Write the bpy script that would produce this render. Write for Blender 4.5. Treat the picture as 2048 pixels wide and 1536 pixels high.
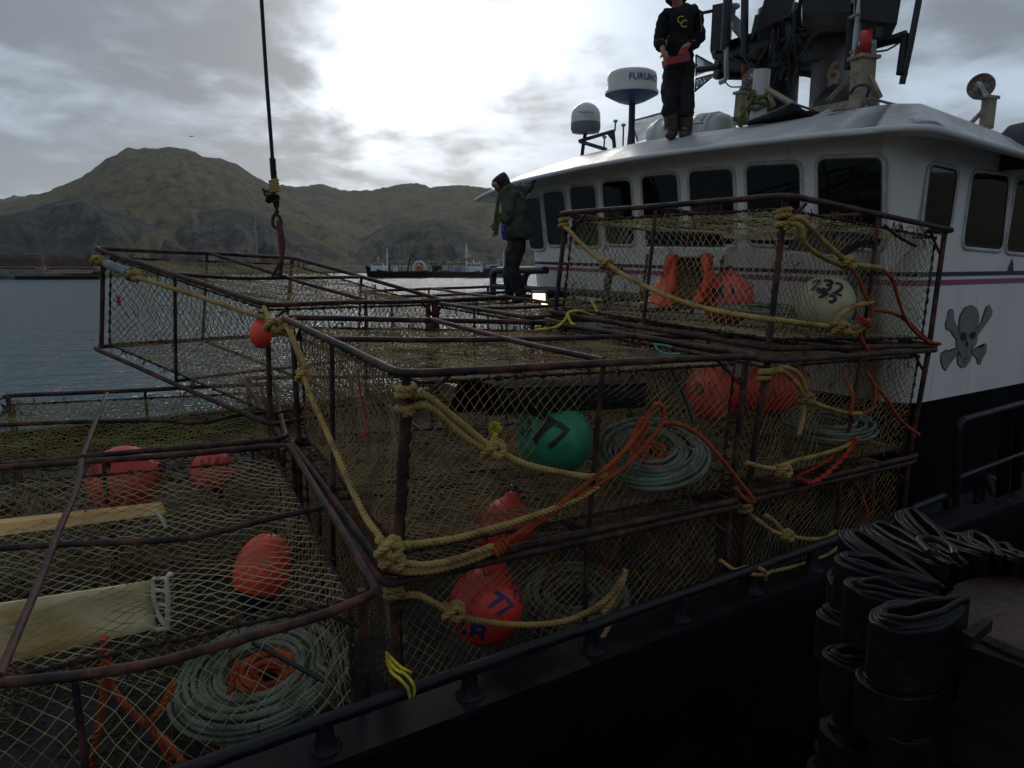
import bpy, bmesh, math, random
import numpy as np
from mathutils import Vector, Matrix, noise as mn
random.seed(7); RNG = np.random.default_rng(7)
for o in list(bpy.data.objects): bpy.data.objects.remove(o)
SC = bpy.context.scene; COL = SC.collection
R = math.radians
# ---------------------------------------------------------------- camera
F = 1480.0; CX = 1024.0; CY = 768.0; HZ = 524.0
PITCH = math.atan((CY-HZ)/F); SEA = -5.5
cam = bpy.data.objects.new('camera', bpy.data.cameras.new('camera')); COL.objects.link(cam)
cam.location = (0, 0, 0); cam.rotation_euler = (math.pi/2-PITCH, 0, 0)
cam.data.sensor_width = 36; cam.data.lens = F/2048*36
cam.data.clip_start = .05; cam.data.clip_end = 20000
SC.camera = cam
SC.view_settings.view_transform = 'Standard'; SC.view_settings.look = 'None'
SC.view_settings.exposure = 0.0; SC.view_settings.gamma = 1
SUN_AZ, SUN_EL = R(-5), R(24)          # azimuth from +Y towards +X
def ray(x, y):
    u = -(y-CY)/F
    return np.array([(x-CX)/F, math.cos(PITCH)+math.sin(PITCH)*u, -math.sin(PITCH)+math.cos(PITCH)*u])
# ---------------------------------------------------------------- node helpers
class NT:
    def __init__(s, tree): s.t = tree; s.n = tree.nodes; s.l = tree.links
    def node(s, typ, **kw):
        nd = s.n.new(typ)
        for k, v in kw.items():
            if k.startswith('_'): nd.inputs[k[1:].replace('_', ' ')].default_value = v
            else: setattr(nd, k, v)
        return nd
    def link(s, a, b): s.l.new(a, b)
    def _in(s, sock, v):
        if hasattr(v, 'is_output'): s.l.new(v, sock)
        elif isinstance(v, (tuple, list)) and len(v) == 3 and sock.type == 'RGBA': sock.default_value = (*v, 1)
        else: sock.default_value = v
    def math(s, op, a, b=0.0, clamp=False):
        nd = s.n.new('ShaderNodeMath'); nd.operation = op; nd.use_clamp = clamp
        s._in(nd.inputs[0], a); s._in(nd.inputs[1], b); return nd.outputs[0]
    def vmath(s, op, a, b=(0, 0, 0)):
        nd = s.n.new('ShaderNodeVectorMath'); nd.operation = op
        s._in(nd.inputs[0], a); s._in(nd.inputs[1], b)
        return nd.outputs['Value'] if op in ('DOT_PRODUCT', 'LENGTH', 'DISTANCE') else nd.outputs[0]
    def mix(s, f, a, b, mode='MIX'):
        nd = s.n.new('ShaderNodeMix'); nd.data_type = 'RGBA'; nd.blend_type = mode
        s._in(nd.inputs[0], f); s._in(nd.inputs[6], a); s._in(nd.inputs[7], b); return nd.outputs[2]
    def ramp(s, x, lo, hi, a=0., b=1.):
        nd = s.n.new('ShaderNodeMapRange'); nd.clamp = True; nd.interpolation_type = 'SMOOTHSTEP'
        s._in(nd.inputs[0], x); nd.inputs[1].default_value = lo; nd.inputs[2].default_value = hi
        nd.inputs[3].default_value = a; nd.inputs[4].default_value = b; return nd.outputs[0]
    def noise(s, vec, scale, detail=4, rough=.55, dist=0.):
        nd = s.n.new('ShaderNodeTexNoise'); s.l.new(vec, nd.inputs['Vector'])
        nd.inputs['Scale'].default_value = scale; nd.inputs['Detail'].default_value = detail
        nd.inputs['Roughness'].default_value = rough; nd.inputs['Distortion'].default_value = dist
        return nd.outputs[0]
    def mapping(s, vec, scale=(1, 1, 1), loc=(0, 0, 0)):
        nd = s.n.new('ShaderNodeMapping'); s.l.new(vec, nd.inputs[0])
        nd.inputs['Scale'].default_value = scale; nd.inputs['Location'].default_value = loc; return nd.outputs[0]
# ---------------------------------------------------------------- world: broken overcast, bright break ahead
world = bpy.data.worlds.new('World'); SC.world = world; world.use_nodes = True
w = NT(world.node_tree); bg = w.n['Background']
sky = w.node('ShaderNodeTexSky', sky_type='NISHITA', sun_disc=False, sun_elevation=SUN_EL, sun_rotation=SUN_AZ)
d = w.node('ShaderNodeTexCoord').outputs['Generated']
sep = w.node('ShaderNodeSeparateXYZ'); w.link(d, sep.inputs[0])
zz = w.math('ADD', w.math('MAXIMUM', sep.outputs[2], 0.0), .17)
comb = w.node('ShaderNodeCombineXYZ'); w.link(w.math('DIVIDE', sep.outputs[0], zz), comb.inputs[0])
w.link(w.math('DIVIDE', sep.outputs[1], zz), comb.inputs[1]); cp = comb.outputs[0]
n1 = w.noise(w.mapping(cp, (1, .8, 1), (3.1, .4, 0)), 1.5, 7, .55, .3)
n2 = w.noise(w.mapping(cp, (1, .8, 1), (9.2, 5.3, 0)), 4.2, 7, .58, .35)
cl = w.math('ADD', w.math('MULTIPLY', n1, .72), w.math('MULTIPLY', n2, .28))     # thick cloud where high
def lobe(px, py, sharp):
    q = Vector(ray(px, py)).normalized(); c = w.vmath('DOT_PRODUCT', d, tuple(q))
    return w.math('EXPONENT', w.math('MULTIPLY', w.math('SUBTRACT', c, 1.0), sharp))
gap = w.math('ADD', w.math('MULTIPLY', lobe(880, 60, 50.), .62), w.math('MULTIPLY', lobe(760, 210, 150.), .5))
gap = w.math('ADD', gap, w.math('MULTIPLY', lobe(1060, 130, 70.), .28))
gap = w.math('ADD', gap, w.math('MULTIPLY', lobe(560, 320, 200.), .3))
dark_l = w.math('ADD', w.math('MULTIPLY', lobe(200, 90, 22.), .12), w.math('MULTIPLY', lobe(900, 330, 160.), .10))
thin = w.ramp(w.math('SUBTRACT', w.math('ADD', cl, dark_l), w.math('MULTIPLY', gap, .16)), .36, .60, 1., 0.)   # 1 = thin bright cloud
base = w.mix(thin, (.165, .186, .215), (.47, .565, .675))
hb = w.ramp(sep.outputs[2], .02, .22, 1., 0.)
base = w.mix(w.math('MULTIPLY', hb, .35), base, (.42, .48, .58))
bright = w.math('MULTIPLY', w.math('POWER', w.math('MINIMUM', gap, 1.3), 1.4), w.math('ADD', .10, w.math('MULTIPLY', thin, 1.15)))
nd = w.node('ShaderNodeVectorMath', operation='SCALE'); nd.inputs[0].default_value = (.80, .84, .89); w.link(bright, nd.inputs['Scale'])
sk = w.mix(1.0, base, nd.outputs[0], 'ADD')
back = w.ramp(w.vmath('DOT_PRODUCT', d, (-.55, .835, 0)), -.55, .25, .78, 1.05)                  # unseen sky behind the viewer dimmed to hold down light on facing walls
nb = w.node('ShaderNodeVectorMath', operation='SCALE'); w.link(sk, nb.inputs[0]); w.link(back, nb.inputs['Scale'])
nsk = w.node('ShaderNodeVectorMath', operation='SCALE'); w.link(sky.outputs[0], nsk.inputs[0]); nsk.inputs['Scale'].default_value = .012
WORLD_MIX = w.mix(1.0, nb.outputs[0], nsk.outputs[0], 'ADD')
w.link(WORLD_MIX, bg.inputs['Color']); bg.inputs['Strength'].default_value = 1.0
sun = bpy.data.objects.new('sun', bpy.data.lights.new('sun', 'SUN')); COL.objects.link(sun)
sun.data.energy = .55; sun.data.angle = R(14); sun.data.color = (1, .95, .88)
sd = Vector((math.sin(SUN_AZ)*math.cos(SUN_EL), math.cos(SUN_AZ)*math.cos(SUN_EL), math.sin(SUN_EL)))
sun.rotation_euler = sd.to_track_quat('Z', 'Y').to_euler()
# ---------------------------------------------------------------- geometry from the camera model
def A(x, y, d): r = ray(x, y); return r*d/r[1]
def AZ(x, y, z): r = ray(x, y); return r*z/r[2]
def onp(x, y, P, n, off=0.): r = ray(x, y); n = np.array(n); return r*((np.array(P)@n+off)/(r@n))
def unit(v): v = np.asarray(v, float); return v/np.linalg.norm(v)
# ---------------------------------------------------------------- mesh builder
class MB:
    def __init__(s): s.V = []; s.Fs = []; s.n = 0
    def add(s, V, faces):
        V = np.asarray(V, float).reshape(-1, 3); s.V.append(V)
        for f in (faces if isinstance(faces, list) else [faces]):
            s.Fs.append(np.asarray(f, int)+s.n if not isinstance(f, tuple) else np.array([f])+s.n)
        s.n += len(V); return s
    def poly(s, V): return s.add(V, [np.arange(len(V))[None]])
    def box(s, c, size, ax=None, taper=1.):
        c = np.array(c, float); ax = np.eye(3) if ax is None else np.array(ax, float)
        h = np.array(size)/2; V = []
        for z in (-1, 1):
            t = 1 if z < 0 else taper
            for x, y in ((-1, -1), (1, -1), (1, 1), (-1, 1)): V.append(c+ax[0]*h[0]*x*t+ax[1]*h[1]*y*t+ax[2]*h[2]*z)
        return s.add(V, np.array([[3, 2, 1, 0], [4, 5, 6, 7], [0, 1, 5, 4], [1, 2, 6, 5], [2, 3, 7, 6], [3, 0, 4, 7]]))
    def hexa(s, V8): return s.add(V8, np.array([[3, 2, 1, 0], [4, 5, 6, 7], [0, 1, 5, 4], [1, 2, 6, 5], [2, 3, 7, 6], [3, 0, 4, 7]]))
    def grid(s, P, closed_u=False, closed_v=False):
        P = np.asarray(P); nu, nv = P.shape[:2]
        iu = np.arange(nu if closed_u else nu-1); iv = np.arange(nv if closed_v else nv-1)
        a, b = np.meshgrid(iu, iv, indexing='ij'); a2 = (a+1) % nu; b2 = (b+1) % nv
        return s.add(P.reshape(-1, 3), np.stack([a*nv+b, a2*nv+b, a2*nv+b2, a*nv+b2], -1).reshape(-1, 4))
    def tube(s, path, r, n=8, closed=False, caps=True, rope=None, phase=0.):
        P = np.asarray(path, float); m = len(P)
        T = np.empty_like(P)
        if closed: T = np.roll(P, -1, 0)-np.roll(P, 1, 0)
        else: T[1:-1] = P[2:]-P[:-2]; T[0] = P[1]-P[0]; T[-1] = P[-1]-P[-2]
        T /= np.maximum(np.linalg.norm(T, axis=1)[:, None], 1e-9)
        up = np.array([0, 0, 1.]) if abs(T[0, 2]) < .9 else np.array([1., 0, 0])
        N = np.empty_like(P); v = up-T[0]*(up@T[0]); v /= np.linalg.norm(v)
        for i in range(m):
            v = v-T[i]*(v@T[i]); v /= max(np.linalg.norm(v), 1e-9); N[i] = v
        B = np.cross(T, N); th = np.arange(n)/n*2*math.pi
        rr = np.broadcast_to(np.asarray(r, float), (m,))[:, None]*np.ones((1, n))
        if rope:
            L = np.concatenate([[0], np.cumsum(np.linalg.norm(np.diff(P, axis=0), axis=1))])
            rr = rr*(1+.48*(np.abs(np.cos(1.5*(th[None]-L[:, None]/rope*2*math.pi/1.0+phase)))-.6))
        V = P[:, None]+(N[:, None]*np.cos(th)[None, :, None]+B[:, None]*np.sin(th)[None, :, None])*rr[..., None]
        s.grid(V, closed_u=closed, closed_v=True)
        if caps and not closed:
            s.add(V[0], [np.arange(n)[::-1][None]]); s.add(V[-1], [np.arange(n)[None]])
        return s
    def lathe(s, prof, c, ax=None, n=28):       # prof (r, h)
        c = np.array(c, float); ax = np.eye(3) if ax is None else np.array(ax, float)
        th = np.arange(n)/n*2*math.pi
        P = np.array([[c+ax[0]*r*math.cos(t)+ax[1]*r*math.sin(t)+ax[2]*h for t in th] for r, h in prof])
        return s.grid(P, closed_v=True)
    def build(s, name, mat, parent=None, smooth=True, **kw):
        V = np.concatenate(s.V)
        if parent is not None:
            M = np.array(world_inv(parent)); V = V@M[:3, :3].T+M[:3, 3]
        me = bpy.data.meshes.new(name); me.vertices.add(len(V)); me.vertices.foreach_set('co', V.ravel())
        tot = np.concatenate([np.full(len(f), f.shape[1]) for f in s.Fs]); loops = np.concatenate([f.ravel() for f in s.Fs])
        me.loops.add(len(loops)); me.loops.foreach_set('vertex_index', loops)
        me.polygons.add(len(tot)); me.polygons.foreach_set('loop_start', np.concatenate([[0], np.cumsum(tot)[:-1]]))
        me.polygons.foreach_set('loop_total', tot)
        me.update(calc_edges=True); me.validate()
        if smooth:
            me.polygons.foreach_set('use_smooth', np.ones(len(me.polygons), bool))
            if smooth == 'auto': 
                try: me.set_sharp_from_angle(angle=R(35))
                except Exception: pass
        if not smooth: me.polygons.foreach_set('use_smooth', np.zeros(len(me.polygons), bool))
        me.materials.append(mat); o = bpy.data.objects.new(name, me); COL.objects.link(o)
        if parent is not None: o.parent = parent
        for k, v in kw.items(): o[k] = v
        return o
def world_inv(p):
    M = Matrix.Identity(4); q = p
    while q is not None: M = q.matrix_basis @ M; q = q.parent
    return M.inverted()
def tag(o, label, cat, group=None):
    o['label'] = label; o['category'] = cat
    if group: o['group'] = group
    return o
def thing(name, loc, label, cat, group=None):
    o = bpy.data.objects.new(name, None); COL.objects.link(o); o.location = Vector([float(c) for c in loc])
    o.empty_display_size = .1
    return tag(o, label, cat, group)
def crv(pts, step=.03, closed=False):
    P = np.array(pts, float)
    if len(P) < 3 and not closed: n = max(2, int(np.linalg.norm(P[1]-P[0])/step)+1); return P[0]+(P[1]-P[0])*np.linspace(0, 1, n)[:, None]
    if closed: E_ = np.vstack([P[-1], P, P[0], P[1]])
    else: E_ = np.vstack([2*P[0]-P[1], P, 2*P[-1]-P[-2]])
    out = []
    for i in range(1, len(E_)-2):
        p0, p1, p2, p3 = E_[i-1:i+3]; n = max(2, int(np.linalg.norm(p2-p1)/step)); t = np.linspace(0, 1, n, endpoint=False)[:, None]
        out.append(.5*((2*p1)+(-p0+p2)*t+(2*p0-5*p1+4*p2-p3)*t**2+(-p0+3*p1-3*p2+p3)*t**3))
    if not closed: out.append(P[-1:])
    return np.vstack(out)
def rounded(pts, rad, closed=True, n=5):
    P = [np.array(p, float) for p in pts]; out = []; m = len(P)
    for i in range(m):
        if not closed and i in (0, m-1): out.append(P[i]); continue
        a, b, c = P[i-1], P[i], P[(i+1) % m]; r = min(rad, np.linalg.norm(a-b)*.45, np.linalg.norm(c-b)*.45)
        p, q = b+unit(a-b)*r, b+unit(c-b)*r
        for t in np.linspace(0, 1, n): out.append((1-t)**2*p+2*t*(1-t)*b+t*t*q)
    return np.array(out)
def frame_of(n, up=(0, 0, 1)):
    n = unit(n); x = np.cross(up, n); x = unit(x) if np.linalg.norm(x) > 1e-4 else np.array([1., 0, 0]); return np.array([x, np.cross(n, x), n])
# ---------------------------------------------------------------- materials
MATS = {}
def mat(name, c1, c2=None, rough=.6, metal=0., scale=8., cov=(.4, .65), bump=0., bscale=60., spec=.5, coords='Object', rough2=None, c3=None, s3=2., cov3=(.55, .7), coat=0., stretch=(1, 1, 1), trans=0.):
    m = bpy.data.materials.new(name); m.use_nodes = True; t = NT(m.node_tree); b = t.n['Principled BSDF']
    v = t.mapping(t.node('ShaderNodeTexCoord').outputs[coords], stretch)
    b.inputs['Roughness'].default_value = rough; b.inputs['Metallic'].default_value = metal
    b.inputs['Specular IOR Level'].default_value = spec; b.inputs['Coat Weight'].default_value = coat
    b.inputs['Transmission Weight'].default_value = trans
    col = None
    if c2 is not None:
        f = t.ramp(t.noise(v, scale, 6, .6), *cov); col = t.mix(f, c1, c2)
        if rough2 is not None: t.link(t.ramp(f, 0, 1, rough, rough2), b.inputs['Roughness'])
    if c3 is not None:
        f3 = t.ramp(t.noise(t.mapping(v, (1, 1, 1), (5, 3, 1)), s3, 7, .65), *cov3); col = t.mix(f3, col if col else c1, c3)
    if col: t.link(col, b.inputs['Base Color'])
    else: b.inputs['Base Color'].default_value = (*c1, 1)
    if bump:
        bn = t.node('ShaderNodeBump'); bn.inputs['Distance'].default_value = bump; bn.inputs['Strength'].default_value = 1.
        t.link(t.noise(v, bscale, 5, .6), bn.inputs['Height']); t.link(bn.outputs[0], b.inputs['Normal'])
    MATS[name] = m; return m
M_pipe = mat('rusty_pipe', (.028, .016, .014), (.14, .052, .032), .62, .0, 9, (.40, .66), .0015, 45, .32, c3=(.012, .012, .016), s3=3.2, cov3=(.5, .62), rough2=.75)
M_pipe2 = mat('dark_pipe', (.018, .016, .018), (.075, .036, .027), .45, .0, 11, (.5, .72), .0012, 50, .5, rough2=.7)
M_net = mat('net_twine', (.36, .255, .125), (.15, .105, .062), .85, 0, 3.5, (.42, .62), 0, 1, .2, c3=(.20, .09, .035), s3=5, cov3=(.58, .72))
M_net2 = mat('net_twine_pale', (.45, .37, .21), (.22, .16, .085), .85, 0, 3, (.42, .62), 0, 1, .2, c3=(.2, .11, .05), s3=4, cov3=(.62, .75))
M_net3 = mat('net_twine_olive', (.26, .24, .09), (.18, .12, .055), .85, 0, 2, (.42, .6), 0, 1, .2)
M_lace = mat('lacing_twine', (.035, .026, .022), (.15, .075, .035), .9, 0, 22, (.5, .7), .001, 120, .2)
M_yrope = mat('yellow_rope', (.46, .31, .10), (.25, .155, .06), .8, 0, 6, (.42, .66), .0006, 400, .25, c3=(.10, .12, .06), s3=9, cov3=(.6, .72))
M_brope = mat('bright_yellow_rope', (.75, .60, .05), (.3, .24, .05), .7, 0, 12, (.4, .7), .0005, 400, .3)
M_orope = mat('orange_rope', (.42, .09, .03), (.22, .045, .02), .85, 0, 8, (.4, .66), .0006, 400, .2)
M_rrope = mat('red_rope', (.5, .05, .03), (.3, .03, .02), .85, 0, 8, (.4, .66), .0006, 400, .2)
M_grope = mat('pale_rope', (.21, .235, .17), (.11, .125, .085), .8, 0, 5, (.4, .6), .0006, 400, .25, c3=(.16, .12, .06), s3=3, cov3=(.6, .72))
M_teal = mat('teal_twine', (.1, .4, .3), (.05, .25, .2), .8, 0, 30)
M_red = mat('red_buoy', (.80, .055, .035), (.60, .04, .03), .42, 0, 5, (.4, .7), .0008, 30, .5, c3=(.16, .035, .02), s3=6, cov3=(.56, .7))
M_orange = mat('orange_buoy', (.85, .075, .03), (.62, .05, .03), .4, 0, 4, (.45, .7), .0008, 30, .5, c3=(.3, .05, .03), s3=8, cov3=(.68, .8))
M_pink = mat('faded_red_buoy', (.72, .085, .07), (.55, .06, .05), .5, 0, 5, (.45, .7), .0008, 30, .4)
M_green = mat('green_buoy', (.03, .25, .12), (.025, .17, .10), .45, 0, 4, (.42, .66), .0008, 30, .5, c3=(.06, .2, .12), s3=7, cov3=(.6, .75))
M_white_b = mat('white_buoy', (.55, .50, .30), (.40, .36, .22), .5, 0, 5, (.4, .7), .0008, 30, .4)
M_navy = mat('navy_rubber', (.012, .012, .04), None, .4)
M_inkb = mat('blue_marker', (.02, .035, .12), None, .5)
M_ink = mat('black_marker', (.01, .01, .016), None, .5)
M_orsl = mat('orange_oilskin', (.85, .09, .02), (.65, .06, .015), .45, 0, 6, (.4, .7), .01, 14, .5)
M_panel = mat('cream_plastic', (.78, .68, .38), (.60, .40, .13), .45, 0, 2.2, (.42, .62), .0005, 20, .4, c3=(.16, .07, .03), s3=10, cov3=(.72, .8))
M_wplast = mat('white_plastic', (.62, .63, .58), (.4, .38, .3), .4, 0, 12, (.5, .72))
M_bplast = mat('black_plastic', (.005, .005, .006), (.009, .008, .008), .6, 0, 6, (.4, .7), .001, 40, .2)
M_wpaint = mat('white_hull_paint', (.83, .80, .765), (.76, .73, .68), .38, 0, 1.6, (.42, .72), .003, 1.6, .5, c3=(.42, .28, .18), s3=5, cov3=(.60, .80), stretch=(1.6, 1.6, .28))
M_trimw = mat('white_trim_paint', (.55, .56, .54), (.22, .10, .05), .4, 0, 7, (.66, .74), .001, 20, .5)
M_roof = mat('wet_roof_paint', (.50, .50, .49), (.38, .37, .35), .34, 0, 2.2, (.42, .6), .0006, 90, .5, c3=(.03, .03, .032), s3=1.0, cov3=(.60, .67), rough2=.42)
M_bhull = mat('black_hull_paint', (.004, .004, .005), (.008, .0075, .009), .5, 0, 2, (.4, .7), .002, 6, .05, c3=(.04, .02, .015), s3=5, cov3=(.7, .82))
M_blk = mat('black_steel', (.007, .007, .010), (.02, .017, .017), .4, 0, 8, (.45, .7), .001, 40, .3, c3=(.12, .085, .055), s3=14, cov3=(.68, .74), rough2=.6)
M_cap = mat('grey_steel_cap', (.012, .012, .014), (.006, .006, .007), .5, 0, 4, (.4, .6), .001, 60, .2, c3=(.10, .095, .09), s3=2.5, cov3=(.66, .8))
M_deck = mat('dark_deck', (.03, .028, .026), (.015, .014, .013), .95, 0, 3, (.4, .6), .002, 30)
M_pink_s = mat('magenta_stripe', (.30, .06, .17), None, .4)
M_dk_s = mat('dark_stripe', (.012, .018, .022), None, .4)
M_glass = mat('window_glass', (.004, .005, .006), None, .03, 0, spec=.38)
M_gasket = mat('black_gasket', (.01, .01, .01), None, .5)
M_grey = mat('grey_steel', (.12, .12, .13), (.06, .05, .05), .5, 0, 7, (.45, .65), .001, 40)
M_dgrey = mat('dark_grey_steel', (.028, .030, .035), (.015, .014, .016), .5, 0, 5, (.45, .65), .001, 40)
M_beige = mat('beige_box_steel', (.34, .29, .20), (.20, .15, .09), .55, 0, 8, (.45, .65), .0015, 60, .4, c3=(.12, .06, .03), s3=12, cov3=(.66, .74))
M_zinc = mat('galvanised_plate', (.45, .5, .52), (.3, .34, .36), .4, .4, 9)
M_wheelr = mat('red_roller', (.5, .02, .02), (.4, .02, .02), .4, 0, 10)
M_wheeld = mat('brown_wheel', (.12, .06, .045), (.3, .25, .2), .5, 0, 14)
M_domew = mat('white_radome', (.66, .66, .62), (.56, .56, .52), .3, 0, 2.5, (.4, .7))
M_domeg = mat('grey_radome_band', (.16, .18, .20), None, .4)
M_domeb = mat('blue_radome_base', (.02, .07, .16), (.03, .09, .2), .35, 0, 5)
M_blue = mat('blue_letters', (.01, .06, .22), None, .5)
M_tealp = mat('teal_letters', (.01, .25, .26), None, .5)
M_gold = mat('gold_letters', (.5, .38, .06), None, .6)
M_brown_l = mat('tan_letters', (.55, .40, .20), None, .6)
M_stack = mat('stack_paint', (.22, .20, .20), (.15, .14, .14), .4, 0, 3, (.4, .6), 0, 1, .5)
M_skull = mat('skull_grey', (.22, .21, .19), (.17, .16, .145), .5, 0, 6)
M_rubber = mat('wet_rubber', (.0035, .0035, .004), (.008, .0075, .0075), .5, 0, 10, (.45, .65), .006, 22, .16, c3=(.03, .022, .016), s3=8, cov3=(.6, .7), rough2=.55)
M_rustp = mat('wet_rust_plate', (.040, .016, .008), (.012, .008, .006), .3, 0, 6, (.4, .65), .004, 30, .2, rough2=.5)
M_wood = mat('wet_wood', (.018, .012, .006), (.009, .0065, .004), .6, 0, 4, (.4, .6), .003, 30, .12, stretch=(1, 1, 6))
M_strap = mat('rust_strap', (.14, .045, .02), (.07, .025, .015), .7, 0, 12, (.4, .6), .002, 50)
M_jacket = mat('green_jacket', (.075, .085, .062), (.050, .056, .042), .75, 0, 9, (.4, .6), .012, 16, .3)
M_trouser = mat('black_trousers', (.016, .016, .018), (.024, .022, .022), .7, 0, 8, (.4, .6), .012, 14, .3)
M_hoodie = mat('black_hoodie', (.010, .010, .012), (.016, .015, .016), .85, 0, 8, (.4, .6), .01, 14, .2)
M_boot = mat('brown_boots', (.06, .042, .032), (.035, .025, .02), .5, 0, 10, (.4, .6), .003, 30)
M_glove = mat('blue_glove', (.025, .03, .36), (.02, .025, .26), .45, 0, 10, (.4, .6), .002, 60)
M_skin = mat('skin', (.42, .20, .13), (.34, .15, .10), .5, 0, 18, (.4, .6), .001, 120)
M_controller = mat('red_controller', (.35, .02, .02), None, .45)
M_rock = mat('shore_rock', (.03, .032, .03), (.06, .065, .055), .8, 0, .25, (.4, .6), .3, .8, .3)
M_dgravel = mat('dark_gravel', (.02, .02, .018), (.03, .03, .024), .95, 0, .5, spec=.05)
M_grass = mat('shore_grass', (.04, .06, .022), (.075, .075, .035), .9, 0, .08, (.4, .6), .3, .6, .2)
def lampmat(name, col, s):
    m = mat(name, col); b = m.node_tree.nodes['Principled BSDF']
    b.inputs['Emission Color'].default_value = (*col, 1); b.inputs['Emission Strength'].default_value = s; return m
M_lamp = lampmat('lit_lamp', (1, .78, .45), 2.2)
# ---------------------------------------------------------------- text
def text_mb(s, size, mapf, bold=0., sub=2):
    c = bpy.data.curves.new('t', 'FONT'); c.body = s; c.size = 1; c.align_x = 'CENTER'; c.align_y = 'CENTER'; c.offset = bold; c.resolution_u = 3
    o = bpy.data.objects.new('t', c); COL.objects.link(o); dg = bpy.context.evaluated_depsgraph_get()
    me = bpy.data.meshes.new_from_object(o.evaluated_get(dg)); bpy.data.objects.remove(o)
    bm = bmesh.new(); bm.from_mesh(me); bmesh.ops.triangulate(bm, faces=bm.faces[:])
    for _ in range(sub): bmesh.ops.subdivide_edges(bm, edges=[e for e in bm.edges if e.calc_length() > .12], cuts=1, use_grid_fill=False); bmesh.ops.triangulate(bm, faces=bm.faces[:])
    bm.verts.ensure_lookup_table()
    V = np.array([mapf(v.co.x*size, v.co.y*size) for v in bm.verts]); Fc = np.array([[v.index for v in f.verts] for f in bm.faces])
    bm.free(); bpy.data.meshes.remove(me); return MB().add(V, Fc)
# ================================================================ SETTING
def setting(o, kind='structure'): o['kind'] = kind; return o
m = bpy.data.materials.new('sea_water'); m.use_nodes = True; t = NT(m.node_tree); b = t.n['Principled BSDF']
b.inputs['Base Color'].default_value = (.095, .150, .165, 1); b.inputs['Roughness'].default_value = .08; b.inputs['IOR'].default_value = 1.33
v = t.node('ShaderNodeTexCoord').outputs['Object']
h = t.math('ADD', t.math('MULTIPLY', t.noise(t.mapping(v, (.5, 1, 1)), .55, 3, .5, .4), 1.1), t.math('MULTIPLY', t.noise(t.mapping(v, (.7, 1, 1)), 2.2, 4, .6, .3), .55))
bn = t.node('ShaderNodeBump'); bn.inputs['Distance'].default_value = .55; bn.inputs['Strength'].default_value = 1.; t.link(h, bn.inputs['Height']); t.link(bn.outputs[0], b.inputs['Normal'])
M_water = m
setting(MB().poly([(-6000, -3000, SEA), (6000, -3000, SEA), (6000, 6000, SEA), (-6000, 6000, SEA)]).build('water', M_water, smooth=False))
# ---- hills
def interp(prof, x): p = np.array(prof, float); return np.interp(x, p[:, 0], p[:, 1])
LAY = [  # profile px,y ; distance of the crest ; depth of its slope ; rockiness
 ([(-700, 470), (-300, 440), (-120, 425), (0, 407), (79, 386), (132, 367), (176, 344), (206, 322), (212, 316), (234, 305), (253, 292), (270, 297), (294, 295), (334, 291), (375, 298), (404, 309), (440, 314), (475, 329), (504, 347), (533, 364), (590, 400), (650, 430), (740, 462), (820, 485), (900, 520), (1000, 560)], 2300, 1500, 0.12),
 ([(-300, 560), (400, 440), (470, 385), (533, 366), (575, 370), (600, 371), (640, 367), (680, 378), (740, 379), (775, 374), (810, 366), (835, 364), (860, 372), (910, 367), (945, 370), (985, 376), (1040, 372), (1150, 360), (1300, 380), (1700, 400), (2200, 420), (2600, 440)], 3300, 1500, .2),
 ([(-600, 430), (-60, 400), (0, 395), (40, 389), (82, 387), (140, 400), (250, 450)], 4300, 900, .4),
 ([(-500, 470), (-100, 440), (0, 432), (60, 420), (110, 402), (160, 391), (190, 398), (220, 418), (260, 432), (300, 440), (350, 434), (400, 424), (440, 418), (490, 416), (530, 428), (560, 446), (600, 470), (650, 495), (720, 525)], 1500, 620, .95),
 ([(500, 560), (560, 520), (640, 500), (700, 486), (735, 470), (765, 455), (790, 440), (815, 431), (850, 429), (885, 435), (920, 446), (955, 468), (990, 478), (1040, 484), (1150, 470), (1400, 480), (2000, 500), (2600, 500)], 1750, 800, .8)]
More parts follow.
